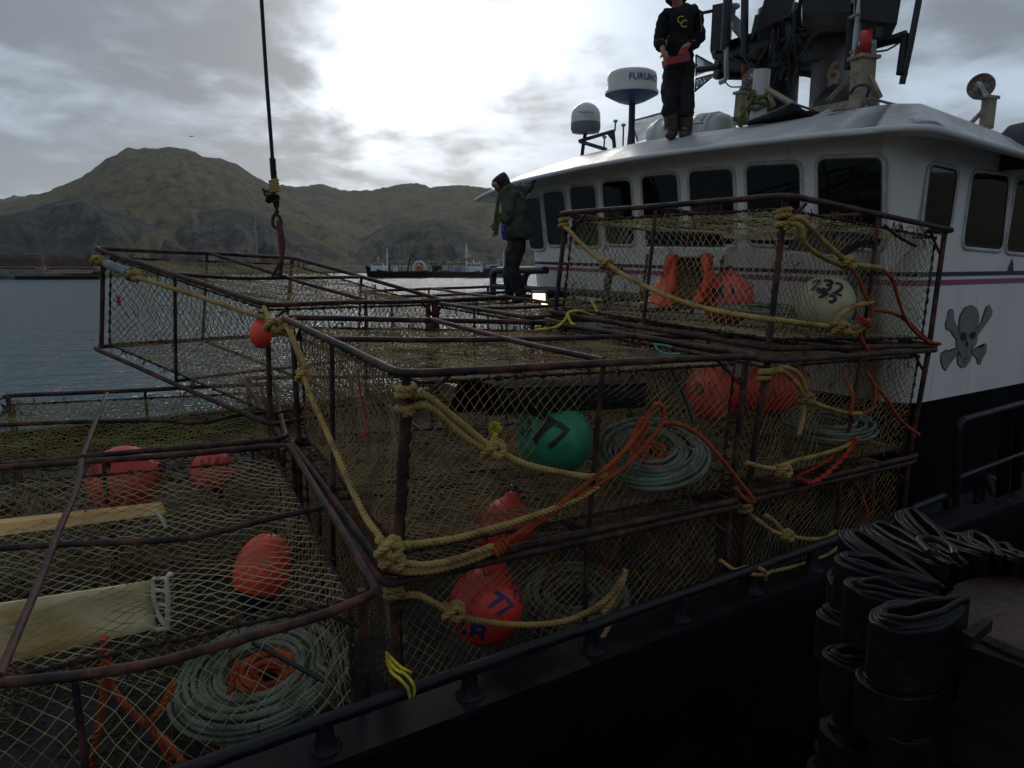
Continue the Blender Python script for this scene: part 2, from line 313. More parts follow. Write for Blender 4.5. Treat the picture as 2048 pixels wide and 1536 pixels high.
def hills(a0, a1, na, radii, name):
    azs = np.linspace(a0, a1, na); nr = len(radii); P = np.zeros((na, nr, 3)); rock = np.zeros((na, nr))
    for i, az in enumerate(azs):
        front = abs(az) < R(50)
        prof = []
        for li, (pr, rc, wd, rk) in enumerate(LAY):
            if front:
                y = 400.
                for _ in range(4): px = CX+F*math.tan(az)*ray(0, y)[1]; y = float(interp(pr, px))
                q_r = ray(px, y); H = q_r[2]/q_r[1]*rc
                H = max(H, -20)
            else: H = rc*(.085 if li == 1 else -.05)*(1+.45*mn.noise(Vector((az*3, li*7., 0))))
            prof.append((H, rc/max(math.cos(az), .55) if front else rc, wd, rk))
        for j, r in enumerate(radii):
            best = -30.; bk = .3
            for li, (H, rc, wd, rk) in enumerate(prof):
                if H <= -15: continue
                if r <= rc: u = max(0., 1-(rc-r)/wd); e = .80 if rk < .5 else .62; s = u**(1/e) if rk < .5 else (u**.75)
                else: s = max(0, 1-(r-rc)/(wd*1.6))
                q = Vector((az*rc/170., r/700., li*5.))
                wz = mn.noise(Vector((az*rc/260., r/350., li*3.)))*1.6; gul = abs(mn.noise(Vector((az*rc/120.+wz, r/700., li*3.+1))))+.5*abs(mn.noise(Vector((az*rc/48.+wz, r/300., li*3.+4))))
                env = 4*s*(1-s) if r <= rc else .0
                hh = (H+22)*s-22+env*(-gul*(30 if rk > .5 else 14)+mn.fractal(q*2.3, .9, 2.1, 6)*(26 if rk > .5 else 20))
                if r >= rc*.985: hh += mn.fractal(Vector((az*rc/26., li*9., 0)), .9, 2.1, 5)*rc/3300.*(4.5 if rk < .5 else 7)
                if hh > best: best = hh; bk = rk
            P[i, j] = (r*math.sin(az), r*math.cos(az), best); rock[i, j] = bk
    o = MB().grid(P).build(name, M_hill); at = o.data.color_attributes.new('rock', 'FLOAT_COLOR', 'POINT')
    rr = rock.ravel(); at.data.foreach_set('color', np.stack([rr, rr, rr, np.ones_like(rr)], 1).ravel().astype(np.float32))
    return setting(o)
m = bpy.data.materials.new('hillside'); m.use_nodes = True; t = NT(m.node_tree); b = t.n['Principled BSDF']; b.inputs['Roughness'].default_value = .95; b.inputs['Specular IOR Level'].default_value = .1
v = t.node('ShaderNodeTexCoord').outputs['Object']; ca = t.node('ShaderNodeVertexColor', layer_name='rock').outputs[0]
nn = t.noise(v, .0045, 8, .62); n3 = t.noise(t.mapping(v, (1, 1, .35)), .02, 8, .68); n5 = t.noise(v, .09, 6, .7)
gr = t.mix(t.ramp(nn, .36, .64), (.165, .135, .056), (.135, .092, .050)); gr = t.mix(t.ramp(n5, .42, .6, 0, .8), gr, (.175, .165, .060)); gr = t.mix(t.ramp(n3, .48, .62, 0, .85), gr, (.075, .055, .038))
rk = t.mix(t.ramp(n3, .40, .60), (.028, .027, .030), (.11, .10, .08)); rk = t.mix(t.ramp(n5, .55, .7), rk, (.012, .012, .014)); rk = t.mix(t.ramp(nn, .5, .62), rk, (.05, .048, .025))
geo = t.node('ShaderNodeNewGeometry'); sp = t.node('ShaderNodeSeparateXYZ'); t.link(geo.outputs['Normal'], sp.inputs[0])
steep = t.ramp(sp.outputs[2], .78, .93, 1., 0.)
fac = t.ramp(t.math('ADD', t.math('ADD', t.math('MULTIPLY', ca, .75), t.math('MULTIPLY', steep, .25)), t.math('MULTIPLY', t.math('SUBTRACT', nn, .5), 1.3)), .38, .72)
t.link(t.mix(fac, gr, rk), b.inputs['Base Color'])
bn = t.node('ShaderNodeBump'); bn.inputs['Distance'].default_value = 16; bn.inputs['Strength'].default_value = 1.0; t.link(t.noise(t.mapping(v, (1, 1, .4)), .03, 8, .7), bn.inputs['Height']); t.link(bn.outputs[0], b.inputs['Normal'])
M_hill = m
hills(R(-39), R(39), 760, np.concatenate([np.linspace(620, 2400, 90), np.linspace(2440, 5200, 50)]), 'hills')
hills(R(39), R(321), 180, np.linspace(1300, 4300, 22), 'hills')
# ---- low shore across the harbour
def strip(pts, wid, h, name, mat_, jag=.5, kind='structure'):
    P = crv([(*p[:2], 0) for p in pts], 2.); n = len(P); G = np.zeros((n, 9, 3))
    for i in range(n):
        dr = unit([P[i, 0], P[i, 1], 0])
        for j, (u, z) in enumerate([(0, -.6), (.03, .25), (.07, .6), (.11, .9), (.15, 1.), (.35, 1.03), (.6, 1.), (.9, .8), (1, -.6)]):
            q = P[i]+dr*u*wid; k = mn.noise(Vector((q[0]*.6, q[1]*.6, j*.7)))*jag
            G[i, j] = (q[0]+k, q[1]+k, SEA+z*h+k*(.5 if j < 8 else 0)+mn.noise(Vector((q[0]*.05, q[1]*.05, 3)))*jag*.6)
    return setting(MB().grid(G).build(name, mat_, smooth=False), kind)
def S(px, d): return ((px-CX)/F*d/1.0112, d)
strip([S(-260, 225), S(-60, 235), S(60, 240), S(200, 252)], 60, 3.0, 'rocky_shore', M_rock, .9)
strip([S(196, 256), S(300, 280), S(480, 330), S(640, 360), S(800, 365), S(960, 350), S(1100, 345)], 160, 3.4, 'low_grassy_shore', M_grass, .8)
# ---------------------------------------------------------------- far shore pots
M_fp = [mat('far_pot_rust', (.32, .13, .085), (.18, .075, .05), .8, 0, 1.5), mat('far_pot_brown', (.2, .085, .06), (.12, .05, .04), .8, 0, 1.5), mat('far_pot_grey', (.22, .16, .13), (.1, .07, .06), .8, 0, 1.5)]
far_proto = []
for mt in M_fp:
    mb = MB(); W_ = 2.3
    for z in (0.03, .83):
        for x in (-W_/2, W_/2): mb.box((x, 0, z), (.07, W_, .07))
        for y in (-W_/2, W_/2): mb.box((0, y, z), (W_, .07, .07))
    for x in (-1.13, 0, 1.13):
        for y in (-1.13, 1.13): mb.box((x, y, .43), (.06, .06, .76))
    mb.box((0, 0, .12), (2.1, 2.1, .05)); mb.box((0, 0, .6), (1.9, 1.9, .28))
    far_proto.append(mb)
protos = None
def far_pots():
    base = []
    for k, mb in enumerate(far_proto):
        base.append(mb.build('crab_pot', M_fp[k], smooth=False).data)
        bpy.data.objects.remove(bpy.data.objects[-1]) if False else None
    for o in [o for o in COL.objects if o.name.startswith('crab_pot')]: bpy.data.objects.remove(o)
    labs = ['rust red crab pot in the long stacks on the far left shore', 'dark brown crab pot in the long stacks on the far left shore', 'greyish crab pot in the long stacks on the far left shore']
    col = 0
    for px in [p_+q_ for p_ in range(-8, 196, 12) for q_ in (0, 5)]:
        if 86 < px < 99: continue
        d = (258 if px % 12 == 4 else 262)+random.uniform(-1, 1); x, y = S(px, d); nlev = 5 if px < 85 else 6
        nlev += random.choice((0, 0, 1)); z0 = SEA+(2.7 if px < 85 else 1.7); k0 = random.choice((0, 0, 1, 1, 2))
        for l in range(nlev):
            k = k0 if random.random() < .7 else random.randrange(3)
            o = bpy.data.objects.new('crab_pot', base[k]); COL.objects.link(o)
            o.location = (x+random.uniform(-.1, .1), y, z0+l*.87); o.rotation_euler = (0, 0, random.uniform(-.06, .06)+R(18))
            tag(o, labs[k], 'crab pot', 'crab pots stacked on the far shore')
far_pots()
setting(MB().hexa([(*S(-300, 240), SEA-1), (*S(205, 250), SEA-1), (*S(205, 300), SEA-1), (*S(-300, 290), SEA-1), (*S(-300, 240), SEA+2.3), (*S(205, 250), SEA+2.3), (*S(205, 300), SEA+2.3), (*S(-300, 290), SEA+2.3)]).build('gravel_yard', M_dgravel, smooth=False))
# barge / quay in front of it
bx, by = S(122, 240); bt = thing('barge', (bx, by, SEA), 'low dark barge with cream railing moored below the stacked pots on the far left', 'barge')
ax = np.array([[1, .12, 0], [-.12, 1, 0], [0, 0, 1]])
MB().box((bx, by, SEA+.4), (24.5, 6, 1.4), ax).build('hull', M_bhull, bt, smooth=False)
mb = MB().box((bx+4.3, by-3.2, SEA+2.15), (14, .2, .35), ax)
mb.build('bulwark', mat('barge_cream', (.42, .34, .2), (.3, .24, .15), .6, 0, 3), bt, smooth=False)
mb = MB().box((bx+5.2, by-2.6, SEA+2.95), (12.4, .12, .12), ax).box((bx+5.2, by-2.6, SEA+2.6), (12.4, .12, .08), ax)
for k in range(14): mb.box((bx-.9+k*.94, by-2.7, SEA+2.6), (.1, .1, .75), ax)
mb.build('railing', mat('barge_white', (.5, .5, .46)), bt, smooth=False)
ex, ey = S(78, 240); ev = thing('excavator', (ex, ey, SEA+2.3), 'small orange digger parked beside the dark barge on the far left shore', 'digger')
M_exc = mat('digger_orange', (.42, .17, .03), (.3, .12, .03), .6, 0, 4); zz0 = SEA+2.2
MB().box((ex, ey, zz0+.35), (2.2, 1.2, .5)).build('track', M_grey, ev, smooth=False)
MB().box((ex, ey, zz0+1.0), (1.7, 1.2, .8)).box((ex+.4, ey, zz0+1.6), (.8, 1.1, .6)).build('body', M_exc, ev, smooth=False)
MB().tube([(ex-.6, ey, zz0+1.1), (ex-2., ey, zz0+2.1), (ex-2.9, ey, zz0+.7)], .14, 6).build('arm', M_exc, ev, smooth=False)
# light mast
def lamp_mast(px, d, h, lab, grp=None):
    x, y = S(px, d); t = thing('light_mast', (x, y, SEA+2), lab, 'light mast', grp)
    MB().tube([(x, y, SEA+2), (x, y, SEA+h)], [.22, .1], 6).build('pole', M_zinc, t)
    MB().box((x, y, SEA+h), (1.6, .4, .25)).build('lamp_head', M_zinc, t, smooth=False)
lamp_mast(516, 395, 38, 'tall thin light mast standing before the foot of the big mountain')
# mooring piles with white caps
pm = MB().tube([(0, 0, 0), (0, 0, 5.5)], .2, 6); cm = MB().lathe([(.01, .5), (.24, .32), (.26, 0), (.01, 0)], (0, 0, 5.4), n=8)
pd = pm.build('pile_shaft', M_grey); cd = cm.build('pile_cap', M_wplast); pdm, cdm = pd.data, cd.data; bpy.data.objects.remove(pd); bpy.data.objects.remove(cd)
for px in (775, 780.5, 797, 803, 823, 845, 858.5, 865, 897, 903, 916, 921, 962, 969):
    x, y = S(px, 305); t = thing('mooring_pile', (x, y, SEA-1), 'slim dark mooring pile with a white cap between the moored boats', 'mooring pile', 'mooring piles across the harbour')
    t.location.z = SEA-.2
    for dm, nm in ((pdm, 'pile_shaft'), (cdm, 'pile_cap')):
        o = bpy.data.objects.new(nm, dm); COL.objects.link(o); o.parent = t
# ---------------------------------------------------------------- far vessels
def hull_mb(L, Bm, D, sheer=.9, bow=1):
    G = []
    for u in np.linspace(0, 1, 18):
        x = (u-.5)*L; wd = Bm/2*min(1, (1-u)*3.2+.02)**.6*min(1, .82+u); fl = sheer*(max(0, u-.55)/.45)**2*1.6+.15*(1-u)
        rk_ = max(0, u-.85)*L*.16
        G.append([(x+rk_*(z+.4)/D, s_*wd*(.75+.25*max(0, z)/D), z+(fl if z > 0 else 0)) for s_, z in ((-1, D), (-1, D*.35), (-1, -.8), (1, -.8), (1, D*.35), (1, D))])
    G = np.array(G)*[bow, 1, 1]; mb = MB().grid(G)
    mb.grid(np.stack([G[:, 0]-[0, 0, .25], G[:, -1]-[0, 0, .25]], 1)); mb.add(G[0], [np.arange(6)[None]]); mb.add(G[-1], [np.arange(6)[None]]); return mb
def shift(mb, x, y, z=SEA, rz=0.):
    c, s_ = math.cos(rz), math.sin(rz); M = np.array([[c, -s_, 0], [s_, c, 0], [0, 0, 1]])
    mb.V = [V@M.T+[x, y, z] for V in mb.V]; return mb
def vessel(px, d, lab, parts, rz=0.):
    x, y = S(px, d); t = thing('fishing_boat', (x, y, SEA), lab, 'fishing boat')
    for nm, mb, mt in parts: shift(mb, x, y, SEA, rz).build(nm, mt, t, smooth=False)
    return t
M_fred = mat('boot_top_red', (.12, .03, .025)); M_fwh = mat('far_white', (.82, .82, .8), (.6, .6, .58), .5, 0, .8); M_fgl = mat('far_glass', (.015, .02, .025), None, .1)
M_fbl = mat('far_blue_grey', (.10, .17, .22), (.08, .13, .17), .5, 0, 1); M_ftarp = mat('blue_tarp', (.03, .10, .38)); M_fpink = mat('pale_red_roof', (.4, .16, .13))
def mast(x, z0, z1, r=.14, arms=()):
    r = r*1.7
    mb = MB().tube([(x, 0, z0), (x, 0, z1)], [r, r*.5], 6)
    for z, a in arms: mb.tube([(x-a, 0, z), (x+a, 0, z)], .07, 5)
    return mb
def winrow(x0, x1, z, n, y, h=.5):
    mb = MB(); 
    for k in range(n): mb.box((x0+(x1-x0)*(k+.5)/n, y, z), ((x1-x0)/n*.7, .06, h))
    return mb
vessel(795, 262, 'black hulled fishing boat, leftmost of the far moored boats, white wheelhouse at its bow', [
 ('hull', hull_mb(21, 6, 2.2, 1.3, -1), M_bhull), ('boot_stripe', MB().box((.5, 0, -.05), (19, 5.2, .5)), M_fred),
 ('wheelhouse', MB().box((-6.2, 0, 3.2), (5.6, 4, 1.5)).box((-6.7, 0, 4.5), (3.9, 3.6, 1.3)), M_fwh), ('window', winrow(-8.4, -4.9, 4.6, 5, -1.84), M_fgl),
 ('roof', MB().box((-6.7, 0, 5.25), (4.6, 4.2, .2)), M_fpink), ('mast', mast(-3.4, 2, 10.2, .2, ((7.6, .8), (8.9, .4))).tube([(-3.4, 0, 8), (-6, 0, 4.8)], .05, 5), M_fwh),
 ('small_mast', mast(-6.6, 5.2, 7.8, .08, ((6.9, .4),)), M_fwh), ('exhaust', MB().tube([(-3., .5, 2), (-3., .5, 6.2)], .3, 8), M_bhull), ('drum', MB().lathe([(0.01, -.5), (.9, -.5), (.9, .5), (.01, .5)], (-.6, 0, 2.7), ((1, 0, 0), (0, 0, 1), (0, -1, 0)), 14), M_fwh)], R(4))
vessel(834, 268, 'dark workboat with a folded black crane boom beside the leftmost fishing boat', [
 ('hull', hull_mb(12, 5, 1.7, .4, 1), mat('far_grey_hull', (.02, .022, .026))), ('crane_boom', MB().tube([(-3.4, 0, 2.2), (-2., 0, 8.1)], [.34, .2], 6).tube([(-2., 0, 8.1), (1.2, 0, 5.6)], [.2, .22], 6), M_blk),
 ('net_gantry', MB().tube(crv([(-1.2, 0, 1.6), (-.9, 0, 4.6), (.6, 0, 5.7), (2.2, 0, 5.2), (3.1, 0, 3.4), (2.8, 0, 1.7)], .3), .34, 6).tube([(.2, 0, 1.7), (.6, 0, 5)], .3, 6), M_fwh),
 ('net_reel', MB().lathe([(.01, -.8), (1.2, -.8), (1.2, .8), (.01, .8)], (.9, .3, 3.2), ((1, 0, 0), (0, 0, 1), (0, -1, 0)), 12), M_exc), ('net_heap', MB().box((3.6, 0, 2.2), (1.6, 2, .9)), M_grey)])
vessel(883, 272, 'low dark boat piled with black trawl gear, third of the far moored boats', [
 ('hull', hull_mb(13, 5, 1.3, .3, 1), mat('far_brown_hull', (.06, .035, .03))), ('trawl_gear', shift(MB().lathe([(.01, -1.8), (1.3, -1.5), (1.5, 0), (1.2, 1.6), (.01, 1.8)], (0, 0, 0), ((0, 1, 0), (0, 0, 1), (1, 0, 0)), 10), -1.4, 0, 3.2), M_blk),
 ('boom', MB().tube([(-1, 0, 3.5), (1.2, 0, 6.6)], .12, 5).tube([(-1.2, 0, 5.1), (-5.4, 0, 5.3)], .1, 5).tube([(1.2, 0, 6.6), (.4, 0, 4)], .08, 5).tube([(-3.2, 0, 1.5), (-3.6, 0, 5.4)], .12, 5), M_blk),
 ('gunwale', MB().box((1.2, -.2, 2.2), (6.4, 3, .5)), M_grey)])
vessel(925, 266, 'dark fishing boat with tall white mast and blue tarp on deck, fourth moored boat', [
 ('hull', hull_mb(19, 6, 1.9, .9, 1), mat('far_maroon_hull', (.045, .018, .02))), ('boot_stripe', MB().box((-.5, 0, -.05), (17, 5.2, .5)), M_fred),
 ('wheelhouse', MB().box((4.7, 0, 2.9), (5, 4.2, 1.8)).box((4.9, 0, 4.3), (3.8, 3.6, 1.1)), M_fwh), ('window', winrow(3.2, 6.6, 4.4, 5, -1.85, .42), M_fgl), ('upper_rail', MB().box((4.6, -1.7, 5.3), (5, .08, .08)).box((4.6, 0, 5.0), (5.2, 3.8, .14)).tube([(4, 0, 5), (4, 0, 6.5)], .12, 6).tube([(6, 0, 5), (6, 0, 6)], .1, 6), M_fwh),
 ('mast', mast(1.5, 2, 11.4, .24, ((7.4, 1.0), (8.6, .5))).tube([(1.5, 0, 10.4), (3.2, 0, 7.4)], .06, 5).tube([(1.5, 0, 7.5), (4.6, 0, 5.2)], .06, 5).box((1.5, 0, 11.6), (.5, .5, .5)).box((2.3, 0, 7.6), (1.2, .8, .4)), M_fwh),
 ('mast_base', MB().tube([(1.5, 0, 2), (1.5, 0, 6.5)], .32, 6), M_blk), ('tarp', MB().lathe([(.01, 1.5), (.5, 1.1), (1.3, .2), (1.4, 0)], (-1.7, 0, 2.1), n=7), M_ftarp), ('deck_cargo', MB().box((-6.2, 0, 2.4), (4.5, 3, .9)), M_grey)])
vessel(1000, 275, 'blue grey boat at the far right of the moored boats, behind the standing man', [
 ('hull', hull_mb(12, 5, 2.8, .4, -1), M_fbl), ('wheelhouse', MB().box((-2.2, 0, 3.5), (2.9, 3.6, 1.4)), M_fbl), ('roof', MB().box((-2.2, 0, 4.3), (3.2, 4., .2)), M_fwh), ('window', winrow(-3.5, -.9, 3.8, 4, -1.84, .4), M_fgl),
 ('mast', mast(1.3, 2, 9.6, .13, ((6.2, .7),)).tube([(1.3, 0, 8.8), (0, 0, 5.4)], .05, 5).tube([(-.6, 0, 4.4), (-.6, 0, 6.2)], .1, 5).tube([(-1.2, 0, 6.1), (.6, 0, 6.3)], .08, 5), M_fwh)])
x, y = S(810.5, 300); t = thing('sailboat', (x, y, SEA), 'small sailboat whose bare thin mast rises behind the crane boat', 'sailboat')
shift(hull_mb(8, 2.4, 1., .3, 1), x, y).build('hull', M_fwh, t); MB().tube([(x, y, SEA+1), (x, y, SEA+11.2)], .07, 5).tube([(x, y, SEA+10.8), (x-1.9, y, SEA+2)], .03, 4).build('mast', M_zinc, t)
# bird
bp = A(383, 273, 150); t = MB().poly([bp+[-.75, 0, .22], bp+[-.1, .12, 0], bp+[-.1, -.16, .02], bp+[-.7, -.1, .2]]).poly([bp+[.75, 0, .05], bp+[.1, -.16, .02], bp+[.1, .12, 0], bp+[.7, .1, .06]]).lathe([(.01, -.34), (.09, -.1), (.1, .1), (.01, .34)], bp, ((0, 1, 0), (0, 0, 1), (1, 0, 0)), 6).build('sea_bird', M_grey)
tag(t, 'tiny gull gliding in the sky above the big mountain', 'bird')
# ================================================================ THE CRAB BOAT
O3 = np.array([-.38, 3.04, 0]); D3 = np.array([.835, .55, 0])/np.hypot(.835, .55); NB = np.array([-D3[1], D3[0], 0]); UZ = np.array([0, 0, 1.])
def P3(s, t, z): return O3+D3*s+NB*t+UZ*z
def onS(px, py, s): return onp(px, py, O3, D3, s)          # on the athwartships plane s
def onT(px, py, t): return onp(px, py, O3, NB, t)          # on the fore-and-aft plane t
boat = thing('crab_fishing_boat', P3(2, 3, -2.4), 'white and black crab boat with curved wheelhouse, dark windows and painted skull on its side', 'fishing boat')
r1, r2 = onT(839, 1374, 0), onT(1690, 1072, 0); rd_ = (r2-r1)/np.linalg.norm(r2-r1)
c1, c2 = onT(860, 1437, -.10), onT(1240, 1316, -.10); zc = float((c1[2]+c2[2])/2)
ZR = float((r1[2]+r2[2])/2); ZD = -2.32
# hull side, deck, cap
mb = MB(); G = []
for s in np.linspace(-6, 20, 40):
    G.append([P3(s, -.10, zc-.02), P3(s, -.13, zc-.12), P3(s, -.12, zc-.5), P3(s, -.08, -3.6), P3(s, 0.0, -4.8), P3(s, .2, -5.9)])
mb.grid(np.array(G)); mb.build('hull', M_bhull, boat)
mb = MB()
for z0_, z1_ in ((-3.05, -2.93),): mb.tube([P3(-6, -.12, z0_), P3(20, -.12, z0_)], .07, 8)
pass
MB().hexa([P3(-6, .14, zc-.03), P3(5.1, .14, zc-.03), P3(5.1, -.11, zc-.03), P3(-6, -.11, zc-.03), P3(-6, .14, zc), P3(5.1, .14, zc), P3(5.1, -.11, zc), P3(-6, -.11, zc)][::1]).build('bulwark_cap', M_cap, boat, smooth=False)
MB().hexa([P3(5.1, .05, zc-.03), P3(20, .05, zc-.03), P3(20, -.11, zc-.03), P3(5.1, -.11, zc-.03), P3(5.1, .05, zc), P3(20, .05, zc), P3(20, -.11, zc), P3(5.1, -.11, zc)]).build('bulwark_cap', M_blk, boat, smooth=False)
MB().poly([P3(-6, -.06, zc), P3(20, -.06, zc), P3(20, -.06, ZD), P3(-6, -.06, ZD)]).build('bulwark', M_bhull, boat, smooth=False)
MB().poly([P3(-6, -.06, ZD), P3(20, -.06, ZD), P3(20, 7.6, ZD), P3(-6, 7.6, ZD)]).build('deck', M_deck, boat, smooth=False)
MB().hexa([P3(-6, 7.6, -3.5), P3(20, 7.6, -3.5), P3(20, 7.75, -3.5), P3(-6, 7.75, -3.5), P3(-6, 7.6, zc), P3(20, 7.6, zc), P3(20, 7.75, zc), P3(-6, 7.75, zc)]).build('far_bulwark', M_bhull, boat, smooth=False)
rl = MB(); pth = crv([r1-rd_*4, r1, r2, r2+rd_*.25, r2+rd_*.45-UZ*.10], .12); rl.tube(pth+np.random.default_rng(1).normal(0, .0012, pth.shape), .030, 12); rl.build('handrail', M_blk, boat)
for px, py in ((650, 1470), (940, 1362), (1184, 1282), (1357, 1218), (1504, 1165), (1625, 1120), (330, 1590)):
    q = onT(px, py, 0); zt = float((r1+rd_*((q-r1)@rd_))[2])
    MB().lathe([(.055, zc), (.047, zc+.02), (.038, zc+.05), (.036, zt)], (q[0], q[1], 0), n=12).build('stanchion', M_blk, boat)
    MB().lathe([(.07, zc), (.07, zc+.006), (.05, zc+.012)], (q[0], q[1], 0.001), n=12).build('stanchion_foot', M_cap, boat)
# ---- wheelhouse wall rings
NF, NS = 30, 24
def resamp(P, n):
    P = np.array(P, float); L = np.concatenate([[0], np.cumsum(np.linalg.norm(np.diff(P, axis=0), axis=1))])
    u = np.linspace(0, L[-1], n); return np.stack([np.interp(u, L, P[:, k]) for k in range(P.shape[1])], 1)
plF = resamp(rounded([(9, 6.75), (5.06, 6.62), (4.91, .67+.28)], .5, False, 8), NF)
th = np.linspace(0, math.pi/2, 8); cor = [(4.91+.28*(1-math.cos(a)), .95-.28*math.sin(a)) for a in th]
plS = resamp(cor+[(6.5, .67), (9, .67), (16, .67)], NS)
# denser sampling at the corner
plS = np.array(cor+[(5.6, .67), (6.2, .67), (7, .67), (8, .67), (10, .67), (13, .67), (16, .67)]); NS = len(plS)
PL = np.vstack([plF, plS]); NR = len(PL)
def wallpt(k, z, off=0.):
    s, t = PL[k]; fr = np.clip((6.0-s)/1.0, 0, 1)
    tan = PL[min(k+1, NR-1)]-PL[max(k-1, 0)]; nx, nt = tan[1], -tan[0]; l = math.hypot(nx, nt); nx, nt = nx/l, nt/l   # outward
    return P3(s-(z+.2)*.13*fr+nx*off, t+nt*off, z)
_t = wallpt(NF//2+6, 0, .1); SGN = 1 if (_t-wallpt(NF//2+6, 0))@D3 < 0 else -1
def wp(k, z, off=0.): return wallpt(k, z, off*SGN)
def camz(k):      # the roof is cambered athwartships
    t = PL[k][1]; return .16*math.sin(math.pi*np.clip(t/6.8, 0, 1))
ZW = .98
brF = [onS(*p, 4.42) for p in ((948, 398), (985, 382), (1026, 365.5), (1070, 354.5), (1164, 334), (1230, 322), (1300, 310), (1400, 297), (1480, 287), (1558, 278), (1650, 268), (1748, 258))]
brF = [brF[0]+D3*4.5+NB*.1, brF[0]+D3*.5+NB*.05]+brF
brS = [onT(*p, .30) for p in ((1880, 258.5), (1908, 262), (1970, 282), (2048, 305), (2200, 353))]
p0, p2 = brF[-1], brS[0]; cx_ = P3(float((p0-O3)@D3), float((p2-O3)@NB), 0); cx_[2] = (p0[2]+p2[2])/2+.0
arc = [(1-t)**2*p0+2*t*(1-t)*cx_+t*t*p2 for t in np.linspace(0, 1, 9)]
brS_full = arc[1:]+brS[1:]+[brS[-1]+D3*9]
BF = resamp(brF, NF); 
def match(full, n0, nrest):
    a = resamp(full[:9], n0); b = resamp(full[8:], nrest+1)[1:]; return np.vstack([a, b])
BS = match([brF[-1]]+brS_full, 9, NS-9)
BR = np.vstack([BF, BS]); 
r2F = [onS(*p, 5.15) for p in ((1030, 356), (1060, 346), (1100, 333), (1164, 311), (1200, 303), (1280, 285), (1300, 281), (1400, 264), (1495, 253), (1600, 234), (1700, 219), (1785, 207))]
r2F = [r2F[0]+D3*3.5+NB*.9-UZ*.05, r2F[0]+D3*.3+NB*.4-UZ*.03]+r2F
r2S = [onT(*p, .86) for p in ((1838, 207), (1888, 232), (1985, 262), (2048, 286), (2200, 338))]
RS = np.vstack([resamp(r2F, NF), np.vstack([resamp([r2F[-1]]+[r2S[0]], 9), resamp(r2S+[r2S[-1]+D3*9], NS-8)[1:]])])
R3 = RS.copy()
for k in range(NR):
    s, t = (RS[k]-O3)@D3, (RS[k]-O3)@NB; tgt = P3(max(s, 6.6), np.clip(t, 2.2, 5), 0); v_ = tgt-RS[k]; R3[k] = RS[k]+v_*np.array([.75, .75, 0])+UZ*.03
def lv(z): return np.array([wp(k, z) for k in range(NR)])
BOUND = -1.24
mb = MB().grid(np.array([lv(BOUND), lv(-.6), lv(0), lv(.4), lv(.8), np.array([wp(k, ZW+camz(k)) for k in range(NR)])]))
top_ring = np.array([wp(k, ZW+camz(k)) for k in range(NR)])
mid1 = top_ring*.72+BR*.28-UZ*.03; mid2 = top_ring*.35+BR*.65-UZ*.045
mb.grid(np.array([top_ring, mid1, mid2, BR-UZ*.035])); mb.build('wheelhouse_wall', M_wpaint, boat)
MB().grid(np.array([np.array([wp(k, ZD, .002) for k in range(NR)]), np.array([wp(k, BOUND+.0, .002) for k in range(NR)])])).build('lower_wall', M_bhull, boat)
MB().tube(BR-UZ*.01, .030, 10).build('roof_edge', M_trimw, boat)
mbr = MB(); 
mid = BR*.45+RS*.55+UZ*.035; mbr.grid(np.array([BR+UZ*.005, BR*.85+RS*.15+UZ*.02, mid, BR*.12+RS*.88+UZ*.02, RS, RS*.9+R3*.1+UZ*.012, R3]))
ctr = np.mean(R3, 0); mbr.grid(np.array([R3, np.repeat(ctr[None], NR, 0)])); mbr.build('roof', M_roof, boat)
def band(z0, z1, off, name, mt, rise=.0):
    def zz(k, z): t = PL[k][1]; return z+rise*np.clip((t-.67)/6, 0, 1)
    MB().grid(np.array([[wp(k, zz(k, z0), off) for k in range(6, NR)], [wp(k, zz(k, z1), off) for k in range(6, NR)]])).build(name, mt, boat)
zs = [float(onT(1880, y, .66)[2]) for y in (544, 553, 560, 571)]
band(zs[1], zs[0], .004, 'dark_stripe', M_dk_s, .10); band(zs[3], zs[2], .004, 'magenta_stripe', M_pink_s, .10)
for kx in (7, 11, 16, 21, 26):
    MB().tube([wp(kx, z_, .001) for z_ in np.linspace(BOUND, .1, 8)], .004, 5).build('weld_seam', M_wpaint, boat)
for s_ in (6.1, 7.4, 8.9): MB().tube([P3(s_, .667, BOUND), P3(s_, .667, -.3)], .004, 5).build('weld_seam', M_wpaint, boat)
# ---- windows
def rquad(c, r=.07, n=5):
    return rounded(c, r, True, n)
def window(corners, nrm):
    c = np.array(corners); m_ = c.mean(0); nrm = unit(nrm)
    if nrm@m_ > 0: nrm = -nrm
    def ring(f, off, r): 
        q = []
        for i in range(4):
            e1 = unit(c[(i+1) % 4]-c[i]); e2 = unit(c[i-1]-c[i]); q.append(c[i]-(e1+e2)*f)
        return rquad(q, r)+nrm*off
    fr = MB().grid(np.array([ring(.050, .001, .12), ring(.046, .012, .12), ring(.022, .014, .095), ring(.008, .006, .08)]), closed_v=True).build('window', M_trimw2, boat)
    MB().grid(np.array([ring(.011, .0065, .08), ring(.008, .010, .08), ring(-.004, .009, .07)]), closed_v=True).build('gasket', M_gasket, fr)
    o = ring(0, .005, .075); MB().poly(o if nrm@np.cross(o[1]-o[0], o[8]-o[0]) > 0 else o[::-1]).build('pane', M_glass, fr, smooth=False)
M_trimw2 = mat('window_frame_paint', (.56, .56, .54), (.42, .38, .33), .4, 0, 9)
nF = unit(np.cross(wp(NF-3, 0)-wp(NF-8, 0), wp(NF-3, 1)-wp(NF-3, 0))); pF = wp(NF-5, 0)
def onF(px, py): return onp(px, py, pF, nF, 0)
